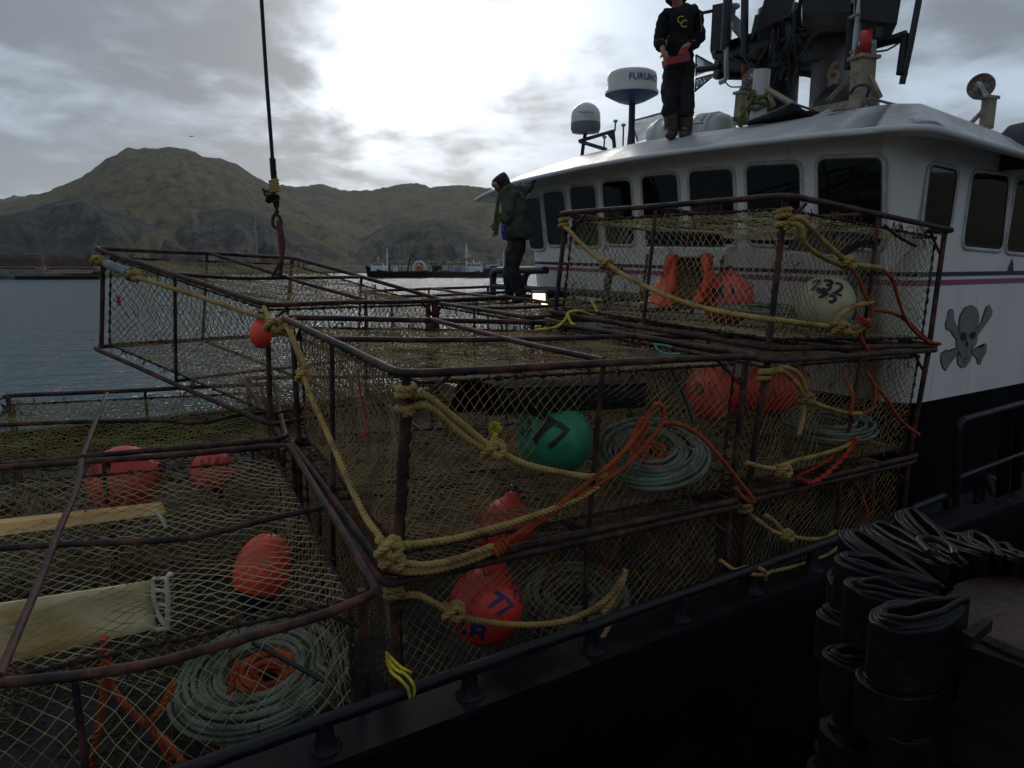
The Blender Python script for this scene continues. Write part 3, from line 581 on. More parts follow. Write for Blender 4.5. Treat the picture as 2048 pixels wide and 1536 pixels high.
tops = [((1052, 399), (1079, 397)), ((1088, 387), (1127, 384)), ((1142, 377), (1189, 373)), ((1206, 366), (1260, 361.5)), ((1285, 355), (1353, 350)), ((1380, 345), (1464, 339.5)), ((1495, 334), (1598, 329)), ((1638, 320.5), (1763, 317))]
vd = unit(wp(NF-5, 1)-wp(NF-5, 0)); ee = wp(NF-2, 0)-wp(12, 0)
for i, (a, b_) in enumerate(tops):
    a, b_ = onF(*a), onF(*b_); h = .74 if i > 1 else .70
    window([a, b_, b_-vd*h, a-vd*h], nF)
for qd in (((1861, 331), (1914, 343), (1896, 461), (1846, 452)), ((1946, 347), (2016, 355), (2002, 497), (1926, 490)), ((2034, 361), (2110, 378), (2096, 508), (2012, 500))):
    window([onT(*q, .67) for q in qd], NB)
# a wiper and light reflections behind glass need nothing: the glass mirrors the harbour
# ---- skull and crossbones on the side
def decal(pts, name, mt, par, off, grow=0., fr=(1500, 370, 3.737)):
    P = np.array([onT(fr[0]+x/fr[2], fr[1]+y/fr[2], .67) for x, y in pts])
    if grow:
        c = P.mean(0); n_ = len(P); out = []
        for i in range(n_):
            e = unit(P[(i+1) % n_]-P[i-1]); nn_ = np.cross(e, NB); out.append(P[i]+nn_*grow)
        Q = np.array(out)
        if np.linalg.norm(Q-c, axis=1).sum() < np.linalg.norm(P-c, axis=1).sum(): Q = 2*P-Q
        P = Q
    P = P-NB*off; c = P.mean(0)
    bm = bmesh.new(); vs = [bm.verts.new(p-np.array(world_loc(par))) for p in P]; f = bm.faces.new(vs); bmesh.ops.triangulate(bm, faces=[f])
    me = bpy.data.meshes.new(name); bm.to_mesh(me); bm.free(); me.materials.append(mt); o = bpy.data.objects.new(name, me); COL.objects.link(o); o.parent = par; return o
def world_loc(p):
    M = Matrix(np.array(world_inv(p)).tolist()).inverted(); return tuple(M.translation)
SK = dict(
 skull=[(1600, 920), (1650, 903), (1690, 925), (1708, 980), (1702, 1050), (1690, 1090), (1695, 1130), (1690, 1180), (1665, 1215), (1660, 1260), (1640, 1310), (1610, 1355), (1575, 1362), (1550, 1335), (1545, 1290), (1555, 1240), (1540, 1200), (1538, 1150), (1558, 1110), (1556, 1060), (1565, 980)],
 bone_a=[(1490, 930), (1518, 940), (1518, 1000), (1540, 1060), (1555, 1100), (1545, 1150), (1520, 1130), (1495, 1085), (1460, 1070), (1458, 1030), (1475, 1000), (1478, 950)],
 bone_b=[(1785, 900), (1808, 950), (1800, 980), (1765, 1010), (1730, 1070), (1697, 1125), (1690, 1090), (1720, 1040), (1745, 970), (1760, 915)],
 bone_c=[(1545, 1215), (1548, 1255), (1500, 1300), (1480, 1350), (1460, 1385), (1440, 1365), (1422, 1310), (1425, 1260), (1460, 1235), (1500, 1245)],
 bone_d=[(1662, 1240), (1690, 1215), (1730, 1215), (1750, 1188), (1765, 1200), (1762, 1250), (1735, 1290), (1720, 1335), (1700, 1335), (1690, 1290), (1664, 1268)])
for k_, v_ in SK.items():
    nm = 'painted_skull' if k_ == 'skull' else 'painted_bone'
    o = decal(v_, nm, M_ink, boat, .0045, .008); decal(v_, 'grey_fill', M_skull, o, .0075)
    if k_ == 'skull':
        for e in ([(1566, 1105), (1590, 1098), (1612, 1118), (1608, 1155), (1585, 1168), (1566, 1150)], [(1632, 1115), (1655, 1095), (1680, 1098), (1678, 1135), (1655, 1152), (1634, 1142)], [(1612, 1158), (1626, 1175), (1622, 1208), (1612, 1200), (1602, 1206), (1602, 1178)], [(1572, 1285), (1600, 1294), (1632, 1280), (1600, 1303)], [(1560, 1240), (1570, 1285), (1566, 1290), (1552, 1250)], [(1655, 1215), (1650, 1260), (1644, 1258), (1648, 1215)], [(1575, 1312), (1598, 1322), (1622, 1308), (1598, 1330)]):
            decal(e, 'marking', M_ink, o, .0105)
decal([(1958, 548), (1964, 575), (1966, 645), (1920, 640), (1938, 590)], 'painted_sail_emblem', M_dgrey, boat, .005)
# ---- pipework along the house
zf = ZD
mb = MB(); mb.tube(rounded([onT(1912, 1022, .12), onT(1918, 842, .12), onT(2048, 806, .12), onT(2190, 766, .12)], .10, False, 6), .028, 10)
mb.tube([onT(1912, 958, .12), onT(2020, 916, .12), onT(2190, 858, .12)], .022, 8); mb.build('side_railing', M_blk, boat)
for a, b_, r in (((2018, 815), (2003, 1005), .05), ((2042, 810), (2030, 1000), .04)): MB().tube([onT(*a, .2), onT(*b_, .2)], r, 10).build('railing_post', M_bhull, boat)
MB().tube(rounded([onT(1822, 1018, .15), onT(1890, 990, .15), onT(1896, 1030, .15)], .05, False, 5), .03, 8).build('low_pipe', M_blk, boat)
q = onT(1957, 1010, .42); q[2] = ZD
MB().tube(rounded([q, q+UZ*.30, q+UZ*.36-NB*.1-D3*.05, q+UZ*.22-NB*.16-D3*.07], .07, False, 6), .05, 12).build('vent_pipe', M_dgrey, boat)
MB().hexa([P3(5, .02, ZD), P3(12, .02, ZD), P3(12, .66, ZD), P3(5, .66, ZD), P3(5, .02, ZD+.08), P3(12, .02, ZD+.08), P3(12, .66, ZD+.08), P3(5, .66, ZD+.08)]).build('side_deck', mat('wet_side_deck', (.05, .05, .055), (.025, .025, .03), .35, 0, 6, (.4, .6), .002, 30), boat, smooth=False)
# grey pipe rail in front of the wheelhouse (forward walkway)
def gp(px, py, s=4.55): return onS(px, py, s)
for pts, r in (([gp(986, 606), gp(986, 541), gp(1090, 540)], .05), ([gp(1043, 604), gp(1045, 575), gp(1052, 541), gp(1095, 541, 4.9)], .05), ([gp(986, 572), gp(1100, 580), gp(1330, 598)], .045), ([gp(1213, 620), gp(1216, 548), gp(1240, 541, 4.9)], .05), ([gp(1330, 640), gp(1334, 556), gp(1360, 550, 4.9)], .05), ([gp(1700, 640), gp(1704, 548), gp(1722, 545, 4.9)], .05)):
    MB().tube(rounded(pts, .14, False, 6) if len(pts) > 2 and pts[0][2] < pts[1][2]-.15 else crv(pts, .2), r, 10).build('pipe_rail', M_dgrey, boat)
# work light
q = onS(1080, 594, 3.9); ax = frame_of(unit(np.array([-.25, -1, -.1])))
wl = thing('work_light', q, 'small lit floodlight at deck level below the wheelhouse front beside the standing man', 'work light')
MB().box(q, (.20, .15, .09), ax).build('housing', M_dgrey, wl, smooth=False); MB().box(q+ax[2]*.055+ax[1]*.0, (.15, .10, .012), ax).build('lens', M_lamp, wl, smooth=False)
q2 = onS(1089, 607, 3.85); MB().box(q2, (.07, .025, .03), ax).build('reflector', M_lamp, wl, smooth=False); MB().tube([q-ax[2]*.03, q-ax[2]*.2+UZ*.05], .02, 6).build('bracket', M_dgrey, wl)
# ================================================================ ROOF EQUIPMENT
def lath_px(cxp, s, rows, mt, par, name, n=32):     # rows (half width px, y px) about a vertical axis whose foot stands on plane s
    c = onS(cxp, rows[0][1], s); dd = c[1]; prof = []
    for hw, y in rows:
        r_ = ray(cxp, y); q = r_*(math.hypot(c[0], c[1])/math.hypot(r_[0], r_[1])); prof.append((hw/F*dd*1.0, q[2]))
    return MB().lathe(prof, (c[0], c[1], 0), n=n).build(name, mt, par), c, prof
# radar
q = onS(1262, 300, 5.9); rt = thing('radar', q, 'large white and blue radar drum with blue lettering on a dark roof pole', 'radar')
pz = onS(1268, 205, 5.9); MB().tube([q, q*[1, 1, 0]+[0, 0, pz[2]]], .045, 12).build('pole', M_dgrey, rt); MB().lathe([(.1, 0), (.06, .08), (.045, .3)], q-UZ*.02, n=12).build('pole_foot', M_dgrey, rt)
q_ = onS(1263, 195, 5.9); rr_ = 49/F*q_[1]; zA = onS(1263, 143, 5.9)[2]; zB = onS(1263, 184, 5.9)[2]; zC = onS(1263, 207, 5.9)[2]; c_ = (q_[0], q_[1], 0)
drum = MB().lathe([(.005, zA), (rr_*.8, zA-.012), (rr_*.92, zA-.035), (rr_*.96, zA-.08), (rr_*.97, zB+.02), (rr_*1.03, zB), (rr_*1.03, zB-.035)], c_, n=40).build('drum', M_domew, rt)
MB().lathe([(rr_*1.02, zB-.035), (rr_*.9, zB-.06), (rr_*.55, zC+.03), (rr_*.3, zC), (.02, zC-.01)], c_, n=40).build('drum_base', M_domeb, rt)
zt_ = onS(1290, 157, 5.9)[2]
def cylmap(c, r, az0, z0):
    return lambda x, y: (c[0]+math.cos(az0+x/r)*r, c[1]+math.sin(az0+x/r)*r, z0+y)
azc = math.atan2(-q_[1], -q_[0])
text_mb('FURUNO', .115, cylmap(c_, rr_*.985, azc+.55, zt_), .012).build('lettering', M_blue, drum)
# satellite dome
cd_ = onS(1171, 270, 6.0); sdm = thing('satellite_dome', cd_, 'small white satellite dome with grey band on a bracket, left of the radar drum', 'satellite dome')
zz_ = lambda y: float(onS(1171, y, 6.0)[2]); r_ = 28.5/F*cd_[1]*.98
dm = MB().lathe([(.004, zz_(205.5))]+[(r_*math.sin(a), zz_(234)+ (zz_(205.5)-zz_(234))*math.cos(a)) for a in np.linspace(.1, math.pi/2, 10)]+[(r_*1.01, zz_(246))], (cd_[0], cd_[1], 0), n=32).build('dome', M_domew, sdm)
MB().lathe([(r_*1.012, zz_(246)), (r_*1.02, zz_(258)), (r_*.93, zz_(265)), (.02, zz_(267))], (cd_[0], cd_[1], 0), n=32).build('dome_base', M_domeg, sdm)
az_ = math.atan2(-cd_[1], -cd_[0]); text_mb('Tracphone', .052, cylmap((cd_[0], cd_[1], 0), r_*1.01, az_+.02, zz_(230)), .006).build('lettering', M_tealp, dm); text_mb('V7-HTS', .03, cylmap((cd_[0], cd_[1], 0), r_*1.012, az_+.05, zz_(238)), .002).build('lettering', M_domeg, dm)
def T6(px, py, s=6.0): return onS(px, py, s)
MB().tube([T6(1171, 266), T6(1167, 286), T6(1163, 322)], .028, 8).build('pole', M_dgrey, sdm)
MB().tube([T6(1159, 282), T6(1200, 270), T6(1226, 262), T6(1229, 296)], .028, 8).tube([T6(1160, 283), T6(1212, 299)], .028, 8).build('bracket', M_dgrey, sdm)
MB().poly([T6(1212, 266), T6(1230, 262), T6(1230, 286), T6(1226, 284)]).poly([T6(1226, 284, 6.02), T6(1230, 286, 6.02), T6(1230, 262, 6.02), T6(1212, 266, 6.02)]).build('gusset', M_dgrey, sdm, smooth=False)
for px, y0, y1, hw in ((1231, 243, 262, 3), (1247, 251, 292, 4), (1209, 275, 296, 3)):
    a, b_ = T6(px-1, y1, 6.05), T6(px, y0, 6.05); an = thing('small_antenna', a, {1231: 'white capped antenna stub on the bracket beside the satellite dome', 1247: 'mushroom antenna on a dark post between satellite dome and radar pole', 1209: 'short mushroom antenna low beside the satellite dome'}[px], 'antenna')
    MB().tube([a, b_], .012, 8).build('stem', M_grey, an); MB().lathe([(.003, .03), (.03, .02), (.036, 0), (.015, -.02)], b_, n=12).build('cap', M_zinc, an)
# whip aerials
for px0, y0, px1, y1 in ((1395, 40, 1390, -60), (1478, 60, 1490, -60)):
    pass
# life raft canister
cA, cB = onS(1312, 262, 7.2), onS(1452, 248, 7.2); axx = unit(cB-cA); L_ = np.linalg.norm(cB-cA); fr_ = np.array([UZ-axx*(UZ@axx), np.cross(axx, UZ), axx]); fr_[0] = unit(fr_[0]); fr_[1] = unit(fr_[1])
lr = thing('life_raft_canister', cA-UZ*.3, 'white ribbed life raft canister lying on the roof behind the operator', 'life raft'); Rr = .25
prof = [(.01, -.1), (Rr*.55, -.07), (Rr*.85, .0), (Rr*.95, .08)]
for u in np.linspace(.12, .88, 5): prof += [(Rr*.98, u*L_-.035), (Rr*1.05, u*L_-.028), (Rr*1.05, u*L_+.028), (Rr*.98, u*L_+.035)]
prof += [(Rr*.95, L_-.08), (Rr*.85, L_), (Rr*.55, L_+.07), (.01, L_+.1)]
MB().lathe(prof, cA-UZ*.08, fr_, 28).build('shell', M_domew, lr)
def rafmap(a0, l0): 
    return lambda x, y: tuple((cA-UZ*.08)+axx*(l0+x)+ (fr_[0]*math.cos(a0-y/Rr)-fr_[1]*math.sin(a0-y/Rr)*SG)*Rr*1.06)
SG = 1 if (-fr_[1])@np.array([0, -1., 0]) > 0 else -1
g = []
for x in np.linspace(-.13, .13, 6): g.append([rafmap(.8, L_*.8)(x, y) for y in np.linspace(-.1, .1, 5)])
st = MB().grid(np.array(g)).build('instruction_label', M_wplast, lr)
st2 = MB()
rg = random.Random(4)
for i in range(5):
    for j in range(4):
        if rg.random() < .75:
            x0, y0 = -.115+i*.038, -.08+j*.042; w_, h_ = rg.uniform(.015, .032), rg.uniform(.018, .032); mp = rafmap(.8, L_*.8)
            st2.poly([np.array(mp(x0+a, y0+b))*1.0+np.array([0, -.004, .001]) for a, b in ((0, 0), (w_, 0), (w_, h_), (0, h_))])
st2.build('printed_pictograms', M_blue, st, smooth=False)
MB().poly([np.array(rafmap(.8, L_*.8)(a, b))+np.array([0, -.005, .001]) for a, b in ((.085, -.07), (.125, -.07), (.125, .07), (.085, .07))]).build('red_patch', M_red, st, smooth=False)
text_mb('DSB', .08, rafmap(1.35, L_*.33), .004).build('lettering', M_ink, lr)
# ---- rigging mast with platform, exhaust stack and boxes
rm = thing('rigging_mast', onS(1620, 235, 6.6), 'dark steel mast and platform crowded with boxes and cables over the painted exhaust stack', 'mast')
Sx = 6.6
qa, qb = onS(1590, 240, Sx), onS(1665, 240, Sx); wS = np.linalg.norm(qb-qa); qm = (qa+qb)/2
zt_ = float(onS(1630, -40, Sx)[2])
sk_ = MB().tube([qm+D3*.35, qm*[1, 1, 0]+D3*.35+UZ*zt_], wS*.52, 24).build('exhaust_stack', M_stack, rm)
qs = onS(1548, 240, Sx+.5); MB().tube([qs, [qs[0], qs[1], zt_]], .28, 16).build('inner_stack', M_dgrey, rm)
cst = qm+D3*.35; azs_ = math.atan2(-cst[1], -cst[0])
for ch, y in (('6', 152), ('5', 190)): text_mb(ch, .32, cylmap((cst[0], cst[1], 0), wS*.55, azs_-.05, float(onS(1622, y, Sx+.05)[2])), .02).build('stack_number', M_brown_l, sk_)
zp = 2.55
pl = [AZ(1436, 108, zp), AZ(1585, 62, zp), AZ(1706, 30, zp), AZ(1712, 128, zp), AZ(1665, 158, zp), AZ(1560, 150, zp), AZ(1432, 148, zp)]
mb = MB(); bot = np.array(pl); top = bot+UZ*.12; mb.poly(bot); mb.poly(top[::-1]); mb.grid(np.array([bot, top]), closed_v=True); mb.build('platform', M_blk, rm, smooth=False)
mb = MB()
for a, b_ in ((0, 1), (1, 2), (2, 3), (3, 4), (5, 6), (0, 6)): mb.tube([bot[a]-UZ*.03, bot[b_]-UZ*.03], .045, 6)
mb.tube([bot[1], bot[4]], .05, 6).tube([bot[0], bot[4]], .05, 6).tube([bot[1]*.5+bot[2]*.5, bot[5]], .05, 6); mb.build('platform_beam', M_dgrey, rm, smooth=False)
def pxbox(q4, s, dep, name, mt, par=rm, plane=None):       # front face from four pixels on plane s, extruded away
    f = np.array([onS(x, y, s) for x, y in q4]); b2 = f+D3*dep*.8+NB*dep*.6
    return MB().hexa([f[3], f[2], b2[2], b2[3], f[0], f[1], b2[1], b2[0]]).build(name, mt, par, smooth=False)
pxbox(((1425, 10), (1462, 2), (1456, 96), (1420, 101)), 6.0, .45, 'loudspeaker_box', M_blk)
pxbox(((1466, 26), (1484, 42), (1482, 74), (1463, 52)), 5.9, .2, 'junction_box', M_zinc)
pxbox(((1536, -30), (1592, -30), (1580, 32), (1512, 62)), 5.6, .5, 'sloping_cabinet', M_blk)
pxbox(((1510, 30), (1528, 26), (1505, 76), (1500, 76)), 6.0, .3, 'green_cabinet', mat('green_cabinet', (.03, .06, .05), None, .5))
pxbox(((1606, -60), (1702, -60), (1702, 22), (1606, 25)), 5.6, .7, 'floodlight_housing', M_blk)
pxbox(((1722, -60), (1812, -60), (1794, 48), (1722, 38)), 5.4, .6, 'equipment_box', M_blk)
pxbox(((1752, 30), (1768, 32), (1765, 76), (1752, 74)), 5.5, .1, 'box_bracket', M_dgrey)
for pts, r, nm, mt in (
  ([(1458, -40), (1452, 60), (1449, 100)], .055, 'hydraulic_ram', M_dgrey), ([(1453, 95), (1453, 155), (1448, 162), (1440, 165)], .03, 'ram_rod', M_zinc),
  ([(1490, -40), (1489, 60), (1490, 110)], .045, 'post', M_dgrey), ([(1555, -30), (1551, 60), (1548, 130)], .06, 'post', M_dgrey),
  ([(1583, -40), (1581, 30), (1580, 66)], .02, 'post', M_dgrey), ([(1601, 0), (1595, 55), (1608, 56)], .02, 'post', M_dgrey),
  ([(1730, -60), (1718, 40), (1703, 134)], .038, 'pale_pole', M_trimw), ([(1704, 30), (1702, 100), (1698, 138)], .05, 'post', M_blk),
  ([(1745, 90), (1790, 78), (1812, 70)], .045, 'outrigger_arm', M_blk), ([(1845, -40), (1836, 10), (1820, 95), (1804, 168)], .028, 'outrigger_rod', M_dgrey),
  ([(1811, 68), (1800, 148), (1812, 146)], .035, 'outrigger_sleeve', M_blk), ([(1394, 28), (1424, 22)], .02, 'stay_arm', M_blk), ([(1395, 140), (1440, 133)], .04, 'stay_boom', M_blk),
  ([(1486, 130), (1487, 200)], .02, 'thin_post', M_orope), ([(1452, 165), (1462, 174), (1487, 173)], .008, 'cable', M_gasket), ([(1745, 104), (1775, 100), (1800, 84)], .009, 'cable', M_gasket)):
    sO = 5.5 if pts[0][0] > 1690 else 5.8
    MB().tube(crv([onS(x, y, sO) for x, y in pts], .15) if nm == 'cable' else np.array([onS(x, y, sO) for x, y in pts]), r, 10).build(nm, mt, rm)
mb = MB(); rg = random.Random(9)
for i in range(12):
    x0 = 1540+rg.random()*60; x1 = x0+rg.uniform(-25, 25); y1 = rg.uniform(100, 150)
    mb.tube(crv([onS(x0, 20, 5.7), onS((x0+x1)/2+rg.uniform(-12, 12), 80, 5.6), onS(x1, y1, 5.7), onS(x1+rg.uniform(-14, 14), y1+rg.uniform(20, 50), 5.9)], .12), .009, 5)
for i in range(5): mb.tube(crv([onS(1440+rg.random()*60, 100, 6), onS(1520, 135+rg.random()*16, 5.9), onS(1600+rg.random()*60, 110+rg.random()*20, 6)], .12), .008, 5)
mb.build('cable_bundle', M_gasket, rm)
MB().lathe([(.004, .05), (.07, .03), (.075, .0), (.03, -.03), (.015, -.15)], onS(1467, 15, 5.9), n=14).build('mushroom_antenna', M_zinc, rm)
# cleats on pale pole
for y in (28, 98): MB().tube([onS(1700, y+8, 5.4), onS(1716, y, 5.4), onS(1722, y-3, 5.4)], .018, 6).build('pole_clamp', M_beige, rm)
# ---- roller stands
def stand(name, lab, base_px, top_px, hw, s, wheel, wr, tilt, wm, th=.05):
    a, b_ = onS(*base_px, s), onS(*top_px, s); w_ = 2*hw/F*a[1]; t = thing(name, a, lab, 'roller stand')
    up = unit(b_-a); fx = unit(np.array([1, .35, 0])); fr__ = np.array([fx, np.cross(up, fx), up])
    MB().box((a+b_)/2, (w_, w_*.8, np.linalg.norm(b_-a)), fr__).build('post', M_beige, t, smooth=False)
    MB().box(b_+UZ*.01, (w_*1.35, w_*1.1, .03), fr__).build('top_plate', M_beige, t, smooth=False)
    c = onS(*wheel, s); ax_ = unit(np.array(tilt, float)); f3 = frame_of(ax_); r_ = wr/F*a[1]
    wh = MB().lathe([(.012, -th*.7), (r_*.8, -th*.6), (r_*.86, -th), (r_, -th), (r_, th), (r_*.86, th), (r_*.8, th*.6), (.012, th*.7)], c, f3, 32).build('roller', wm, t)
    MB().lathe([(.01, -.07), (.03, -.07), (.03, .07), (.01, .07)], c, f3, 12).build('axle', M_zinc, wh)
    for sg in (-1, 1):
        o_ = ax_*.062*sg; MB().hexa([b_+o_+fx*k-ax_*.005*j for k, j in ((-.05, 1), (.05, 1), (.05, -1), (-.05, -1))]+[c+o_+fx*k*.6-ax_*.005*j+UZ*.03 for k, j in ((-.05, 1), (.05, 1), (.05, -1), (-.05, -1))]).build('roller_bracket', M_zinc, t, smooth=False)
    return t, a, b_
t1, a1_, b1_ = stand('roller_stand', 'beige roller stand with an upright red roller beside the exhaust stack', (1722, 208), (1728, 118), 17, 5.35, (1732, 88), 25, (.9, -.43, 0), M_wheelr)
for p_, q_ in (((1703, 152), (1655, 203)), ((1738, 150), (1760, 196))): MB().tube([onS(*p_, 5.35), onS(*q_, 5.4)], .028, 4).build('brace', M_beige, t1, smooth=False)
MB().hexa([onS(1608, 226, 5.25), onS(1722, 216, 5.25), onS(1735, 212, 5.7), onS(1620, 222, 5.7), onS(1625, 217, 5.25), onS(1722, 196, 5.25), onS(1732, 194, 5.7), onS(1630, 214, 5.7)]).build('plinth', M_beige, t1, smooth=False)
MB().tube(crv([onS(1700, 188, 5.25), onS(1712, 173, 5.2), onS(1732, 170, 5.2), onS(1738, 180, 5.2), onS(1733, 192, 5.25)], .02), .014, 6).build('hose', M_dgrey, t1)
MB().tube([onS(1718, 218, 5.2), onS(1738, 200, 5.2), onS(1745, 196, 5.2)], .016, 6).tube([onS(1745, 198, 5.3), onS(1800, 212, 5.1)], .012, 6).build('tie_bar', M_grey, t1)
t2, a2_, b2_ = stand('roller_stand', 'beige roller stand with a tilted brown wheel at the left foot of the mast', (1482, 250), (1488, 188), 12, 5.5, (1505, 158), 19, (-.6, -.75, .15), M_wheeld, .018)
t3, a3_, b3_ = stand('roller_stand', 'lone beige roller stand with a tilted brown wheel at the right end of the roof', (1972, 258), (1979, 198), 10, 6.6, (1962, 173), 24, (-.72, -.65, .12), M_wheeld, .018)
MB().tube([onS(1975, 212, 6.6), onS(1942, 246, 6.6)], .025, 4).build('brace', M_beige, t3, smooth=False)
pp = thing('rope_post', onS(1520, 235, 5.3), 'white pipe post wrapped with green rope left of the exhaust stack', 'post')
MB().tube([onS(1516, 240, 5.3), onS(1525, 140, 5.3)], .085, 16).build('pipe', M_trimw, pp); MB().tube([onS(1534, 178, 5.3), onS(1598, 216, 5.25)], .03, 4).tube([onS(1533, 182, 5.3), onS(1548, 212, 5.3)], .03, 4).build('brace', M_beige, pp, smooth=False)
ca_ = onS(1518, 205, 5.3); pth = []
for i in range(70): a = i*.42; pth.append(ca_+np.array([math.cos(a)*.11, math.sin(a)*.11, -.09+i*.0026+.02*math.sin(i*1.1)]))
pth += [ca_+np.array(v) for v in ((-.12, -.1, -.02), (-.2, -.12, -.12), (-.24, -.12, -.22), (-.18, -.12, -.3))]
mb = MB().tube(crv(pth, .03), .018, 6)
for i in range(2): mb.tube(crv([ca_+np.array([-.16+random.uniform(-.05, .05), -.1+random.uniform(-.03, .03), -.12]) for _ in range(1)]+[ca_+np.array([random.uniform(-.3, -.12), -.1, random.uniform(-.3, -.05)]) for _ in range(3)], .03), .02, 6)
mb.build('green_rope', mat('green_rope', (.12, .15, .04), (.06, .08, .02), .8, 0, 14), pp)
# black half-pipe lying on the roof
g = []
for u in np.linspace(0, 1, 10):
    c = onS(1495+u*85, 246-u*26, 5.0)
    g.append([c+D3*(.25*math.cos(a))+UZ*(-.12*math.sin(a)+.1)+NB*.0 for a in np.linspace(0, math.pi, 9)])
ch = thing('plastic_chute', onS(1500, 245, 5.1), 'curved black plastic chute lying on the roof in front of the stack', 'chute')
o = MB().grid(np.array([[onS(1494, 243, 4.95), onS(1540, 226, 4.95), onS(1583, 206, 4.95)], [onS(1493, 248, 4.9), onS(1543, 238, 4.9), onS(1592, 222, 4.9)], [onS(1496, 252, 5.0), onS(1560, 243, 5.0), onS(1615, 236, 5.0)]])).grid(np.array([[onS(1583, 206, 4.95), onS(1610, 220, 5.0), onS(1652, 229, 5.2)], [onS(1592, 222, 4.9), onS(1620, 230, 4.98), onS(1645, 232, 5.2)], [onS(1615, 236, 5.0), onS(1630, 234, 5.0), onS(1640, 234, 5.2)]])).build('trough', M_bplast, ch)
o.modifiers.new('thick', 'SOLIDIFY').thickness = .02
MB().tube([onS(1583, 206, 4.93), onS(1652, 229, 5.18)], .012, 6).tube([onS(1494, 243, 4.93), onS(1540, 226, 4.93), onS(1583, 206, 4.93)], .010, 6).build('rim', M_grey, ch)
MB().tube([onS(1640, 232, 5.1), onS(1662, 222, 5.1)], .03, 6).build('end_bar', M_zinc, ch)
sc_ = onS(1688, 214, 6.2); bk = MB().lathe([(.01, .25), (.2, .2), (.34, .05), (.38, -.2)], sc_, n=20).build('rubber_fender', M_dgrey); tag(bk, 'dark rounded fender tucked behind the red roller stand', 'fender')
sc_ = onS(2062, 290, 6.6); bk = MB().lathe([(.01, .22), (.2, .18), (.32, .02), (.36, -.25)], sc_, n=20).build('rubber_fender', M_dgrey); tag(bk, 'dark rounded fender at the far right edge of the roof', 'fender')
MB().tube([onS(1938, 262, 6.0), onS(2012, 262+30, 5.9), onS(2004, 292, 5.8)], .012, 6).build('roof_hose', M_gasket, boat)
# ================================================================ ROPES, NETS, POTS
def rope_mb(mb, pts, r=.014, pitch=.085, n=9, step=None):
    """laid rope: three strands wound round each other"""
    P = crv(pts, step or max(pitch/7., .008)); m = len(P); T = np.gradient(P, axis=0); T /= np.maximum(np.linalg.norm(T, axis=1)[:, None], 1e-9)
    N_ = np.empty_like(P); v = np.array([0, 0, 1.]) if abs(T[0, 2]) < .9 else np.array([1., 0, 0]); v = v-T[0]*(v@T[0])
    for i in range(m): v = v-T[i]*(v@T[i]); v = v/max(np.linalg.norm(v), 1e-9); N_[i] = v
    B = np.cross(T, N_); L = np.concatenate([[0], np.cumsum(np.linalg.norm(np.diff(P, axis=0), axis=1))])/pitch*2*math.pi
    for k in range(3):
        a = L+k*2.0944; mb.tube(P+(N_*np.cos(a)[:, None]+B*np.sin(a)[:, None])*r*.54, r*.56, 6 if r > .012 else 5)
    return mb
def knot_pts(c, R_, ax=None, n=40, seed=0):
    ax = np.eye(3) if ax is None else ax; rg = random.Random(seed); ph = rg.random()*6; out = []
    for i in range(n):
        t = i/n*2*math.pi*2+ph; out.append(np.array(c)+ax[0]*math.cos(t)*(1+.45*math.cos(1.5*t))*R_*.75+ax[1]*math.sin(t)*(1+.45*math.cos(1.5*t))*R_*.75+ax[2]*math.sin(1.5*t)*R_*.6)
    return out
def wrap_pts(a, b, r, turns, n=14):
    a, b = np.array(a), np.array(b); ax = frame_of(unit(b-a), (0, .1, 1) if abs(unit(b-a)[2]) < .9 else (1, 0, 0)); m_ = int(turns*n)
    return [a+(b-a)*i/m_+ax[0]*math.cos(i/n*2*math.pi)*r+ax[1]*math.sin(i/n*2*math.pi)*r for i in range(m_+1)]
